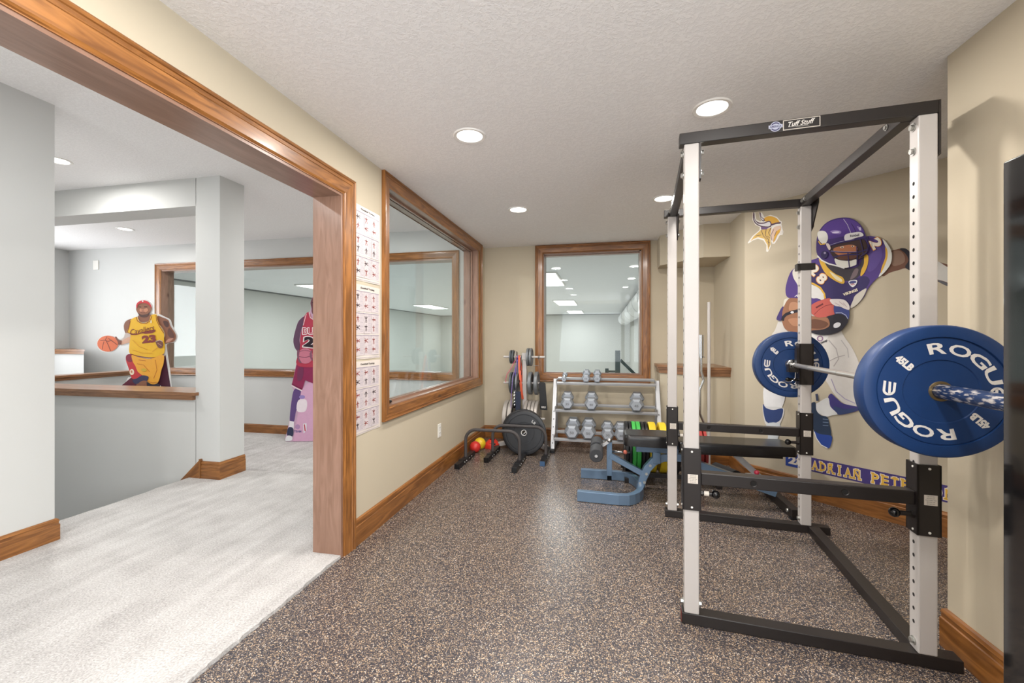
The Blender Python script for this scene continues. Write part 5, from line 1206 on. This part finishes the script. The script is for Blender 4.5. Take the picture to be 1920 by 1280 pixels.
# balls and cones
m_r = mat('red_pvc', srgb(206, 52, 46), .35, bump=(260, .6, .002)); m_y = mat('yellow_pvc', srgb(226, 190, 40), .4)
tagt(MB().sphere((-1.400, 4.60, .062), .062, 28, 18).build('massage_ball', m_r), 'red knobbly massage ball by the baseboard', 'ball')
tagt(MB().sphere((-1.385, 4.735, .068), .068, 28, 18).build('exercise_ball', m_y), 'yellow ball between the red ball and red cones', 'ball')
for i in range(5):
    M_ = MB().lathe([(.035, .052), (.042, .050), (.088, .004), (.092, 0), (.086, .0), (.036, .046)], (-1.285 + .004 * i, 4.86, .001 + i * .010), (0, 0, 1), 32)
    tagt(M_.build('disc_cone', mat('orange_red_cone', srgb(228, 62, 44), .45)), 'orange-red disc cone in the little stack by the baseboard', 'cone', 'disc cones stacked by the baseboard')

# ================================================================== BARS STANDING BY THE CORNER LEDGE
t = thing('curl_bar', 'chrome curl bar standing upright against the corner ledge', 'barbell', (.962, 4.56, 0))
X0, Y0 = .962, 4.56
MB().cyl((X0, Y0, 1.10), (X0, Y0, 1.315), .0247, 24).build('sleeve', M_CHR, t, .002)
MB().cyl((X0, Y0, .001), (X0, Y0, .215), .0247, 24).build('sleeve', M_CHR, t, .002)
MB().cyl((X0, Y0, 1.085), (X0, Y0, 1.10), .036, 24).build('collar', M_CHR, t); MB().cyl((X0, Y0, .215), (X0, Y0, .23), .036, 24).build('collar', M_CHR, t)
zs = [1.085, .95, .86, .77, .68, .62, .53, .44, .35, .23]; dx = [0, 0, .024, -.012, -.012, -.012, -.012, .024, 0, 0]
MB().tube([(X0 + a, Y0, z) for a, z in zip(dx, zs)], .0135, 16).build('shaft', M_CHR, t)
tagt(MB().cyl((1.035, 4.56, .001), (1.035, 4.56, 1.64), .0155, 20).build('white_pole', M_WHT, None, .002), 'plain white pole standing beside the curl bar', 'pole')

# ================================================================== FLOOR PLATE RACK WITH COLOURED BUMPERS
FR = thing('floor_plate_rack', 'low black floor rack holding the row of coloured bumper plates', 'plate rack', (.58, 4.1, 0))
for y in (3.98, 4.22): MB().box((.17, y - .02, .045), (1.0, y + .02, .085)).build('rail', M_BLK, FR, .003)
for x in (.19, .95): MB().box((x, 3.90, .001), (x + .04, 4.30, .045)).build('foot', M_BLK, FR, .003)
b = MB()
cols = {'k': M_RUBB, 'g': mat('green_bumper', srgb(60, 168, 70), .5), 'y': mat('yellow_bumper', srgb(226, 196, 40), .5), 'r': mat('red_bumper', srgb(170, 56, 52), .5)}
row = [('k', 1172, 1178.4, 'thin black bumper plate at the left end of the floor rack'), ('k', 1179, 1184.5, 'second thin black bumper plate from the left in the floor rack'), ('g', 1185, 1192.6, 'left green bumper plate in the floor rack'), ('g', 1193.2, 1201.4, 'right green bumper plate in the floor rack'), ('k', 1202.4, 1208.8, 'black bumper plate just right of the green ones'), ('k', 1209.4, 1215.2, 'black bumper plate just left of the yellow ones'), ('y', 1217, 1231, 'left yellow bumper plate in the floor rack'), ('y', 1237, 1251, 'right yellow bumper plate in the floor rack'),
       ('k', 1262, 1274, 'black bumper plate hidden behind the left rack post'), ('r', 1309, 1316, 'left red bumper plate at the right end of the floor rack'), ('r', 1318, 1324, 'right red bumper plate at the right end of the floor rack')]
yc = 4.10; zc = .087 + .225 - .028
for k, a, c, l in row:
    xa, xb = xat(a, yc - .12), xat(c, yc - .12)
    bumper('bumper_plate', l, 'weight plate', ((xa + xb) / 2, yc, zc), (-1, 0, 0), .2245, xb - xa, cols[k], 'coloured bumpers in the floor rack', (0, 1, 0), ring=M_BOLT)
    b.cyl((xb + .002, 3.99, .087), (xb + .002, 3.99, .13), .001, 6)
x1 = .965
tagt(MB().tube([(1.02, 4.25, .068), (1.13, 4.02, .068)], .066, 24).build('foam_roller', mat('charcoal_foam', srgb(58, 60, 64), .8)), 'short charcoal foam roller at the foot of the diagonal wall', 'foam roller')

# ================================================================== BENCH
bn = thing('adjustable_bench', 'flat adjustable weight bench with black pads and blue-grey frame', 'weight bench', (.75, 3.62, 0))
# bench axis: from (0.30,3.69) to (1.34,3.66)
yc = 3.68
P = [(-.195, 3.405, .042), (.12, 3.385, .042)]
for i in range(1, 12): a = -PI / 2 + PI * i / 12; P.append((.15 + .16 * math.cos(a), yc + .295 * math.sin(a) * 1.0, .042))
P += [(.12, 3.975, .042), (-.195, 3.975, .042)]
rt = lambda w_, h_: [(-w_, -h_), (w_, -h_), (w_, h_), (-w_, h_)]
MB().sweep(P, rt(.024, .040)).build('front_base', M_BENCH, bn, .003)
P = [(.30, yc, .04), (.325, yc, .13), (.36, yc, .21), (.41, yc, .27), (.48, yc, .305), (.56, yc, .315), (.70, yc, .31)]
MB().sweep(P, rt(.030, .032), up=(0, 1, 0)).build('front_arch', M_BENCH, bn, .003)
bb = MB()
for p in ((.335, .10), (.35, .17), (.38, .24), (.30, .09)): bb.cyl((p[0], yc - .031, p[1]), (p[0], yc - .042, p[1]), .011, 12)
bb.build('bolt', M_BOLT, bn)
MB().sweep([(.62, yc, .315), (.80, yc, .25), (1.31, yc - .02, .085)], rt(.028, .032), up=(0, 1, 0)).build('spine', M_BENCH, bn, .003)
MB().sweep([(1.335, 3.36, .036), (1.33, 3.66, .036), (1.325, 3.98, .036)], rt(.028, .034)).build('rear_foot', M_BLK, bn, .003)
bb = MB()
for y in (3.40, 3.92): bb.cyl((1.30, y, .05), (1.288, y, .05), .013, 12)
bb.build('bolt', M_BOLT, bn)
for y in (3.37, 3.97): MB().box((1.298, y - .02, .0), (1.37, y + .02, .012)).build('rubber_foot', M_RUBB, bn)
MB().sweep([(.985, yc - .01, .40), (1.265, yc - .01, .135)], rt(.022, .018), up=(0, 1, 0)).build('adjusting_arm', M_SILV, bn, .003)
lab(MB().sphere((1.165, yc - .06, .243), .019, 16, 10).cyl((1.165, yc - .045, .24), (1.165, yc - .02, .24), .008, 10).build('adjusting_knob', mat('red_knob', srgb(186, 54, 76), .3), bn), 'red round knob')
MB().box((1.10, yc - .024, .15), (1.215, yc + .022, .215)).build('bracket', M_SILV, bn, .01)
def pad(x0, x1, y0, y1, z0, z1, taper=0, r=.03):
    poly = []
    for (cx, cyy, a0) in ((x1 - r, y1 - r, 0), (x0 + r, y1 - r - taper, PI / 2), (x0 + r, y0 + r + taper, PI), (x1 - r, y0 + r, 1.5 * PI)):
        for i in range(6): a = a0 + PI / 2 * i / 5; poly.append((cx + r * math.cos(a), cyy + r * math.sin(a)))
    b = MB(); n_ = len(poly); cx0 = (x0 + x1) / 2; cy0 = (y0 + y1) / 2; rings = []
    for dz, ins in ((0, .006), (.006, 0), (.65, 0), (.85, .003), (.96, .009), (1, .018)):
        zz = z0 + (z1 - z0) * (dz if dz > .01 else dz)
        ring = []
        for x, y in poly:
            v = Vector((x - cx0, y - cy0)); l_ = v.length; sx_ = (abs(x1 - x0) / 2 - ins) / (abs(x1 - x0) / 2); sy2 = (abs(y1 - y0) / 2 - ins) / (abs(y1 - y0) / 2)
            ring.append((cx0 + v.x * sx_, cy0 + v.y * sy2, zz))
        rings.append(ring)
    vs = [p for r_ in rings for p in r_]
    b.add(vs, [(j * n_ + i, j * n_ + (i + 1) % n_, (j + 1) * n_ + (i + 1) % n_, (j + 1) * n_ + i) for j in range(len(rings) - 1) for i in range(n_)], 0, None, True)
    b.add(rings[-1], [tuple(range(n_))], 0); b.add(rings[0], [tuple(range(n_))], 0)
    return b
pad(.170, .56, yc - .145, yc + .145, .412, .500, .012, .045).build('seat_pad', M_VINYL, bn)
pad(.585, 1.42, yc - .145, yc + .145, .395, .468, 0, .03).build('back_pad', M_VINYL, bn)
MB().box((.27, yc - .03, .345), (.60, yc + .03, .411)).box((.40, yc - .045, .26), (.46, yc + .045, .35)).build('seat_support', M_BENCH, bn, .003)
MB().box((.62, yc - .03, .35), (1.36, yc + .03, .394)).build('back_support', M_BLK, bn, .003)
# leg developer
lx = .055
MB().box((lx - .022, yc - .022, .13), (lx + .022, yc + .022, .42)).build('leg_post', M_BENCH, bn, .003)
MB().box((lx - .018, yc - .018, .09), (lx + .018, yc + .018, .13)).build('leg_post_cap', M_KNOB, bn)
MB().sweep([(lx, yc, .30), (.33, yc, .16)], rt(.022, .024), up=(0, 1, 0)).build('leg_arm', M_BENCH, bn, .003)
MB().sweep([(lx + .0, yc - .03, .425), (lx - .11, yc - .03, .35)], rt(.012, .016), up=(0, 1, 0)).sphere((lx + .0, yc - .04, .43), .02, 14, 10).build('roller_bracket', M_CHR, bn)
MB().cyl((lx - .105, yc - .25, .35), (lx - .105, yc + .25, .35), .012, 14).build('roller_axle', M_CHR, bn)
for y0_, y1_ in ((yc - .235, yc - .05), (yc + .02, yc + .225)):
    MB().cyl((lx - .105, y0_, .35), (lx - .105, y1_, .35), .054, 32).build('foam_roll', mat('black_foam', srgb(56, 58, 62), .75), bn, .008, 3)
MB().cyl((lx + .02, yc, .33), (lx + .17, yc, .33), .008, 10).build('hinge_bar', M_CHR, bn)
lab(MB().sphere((lx + .13, yc, .33), .018, 12, 8).build('clip_knob', mat('coral_plastic', srgb(206, 110, 90), .5), bn), 'coral coloured knob')
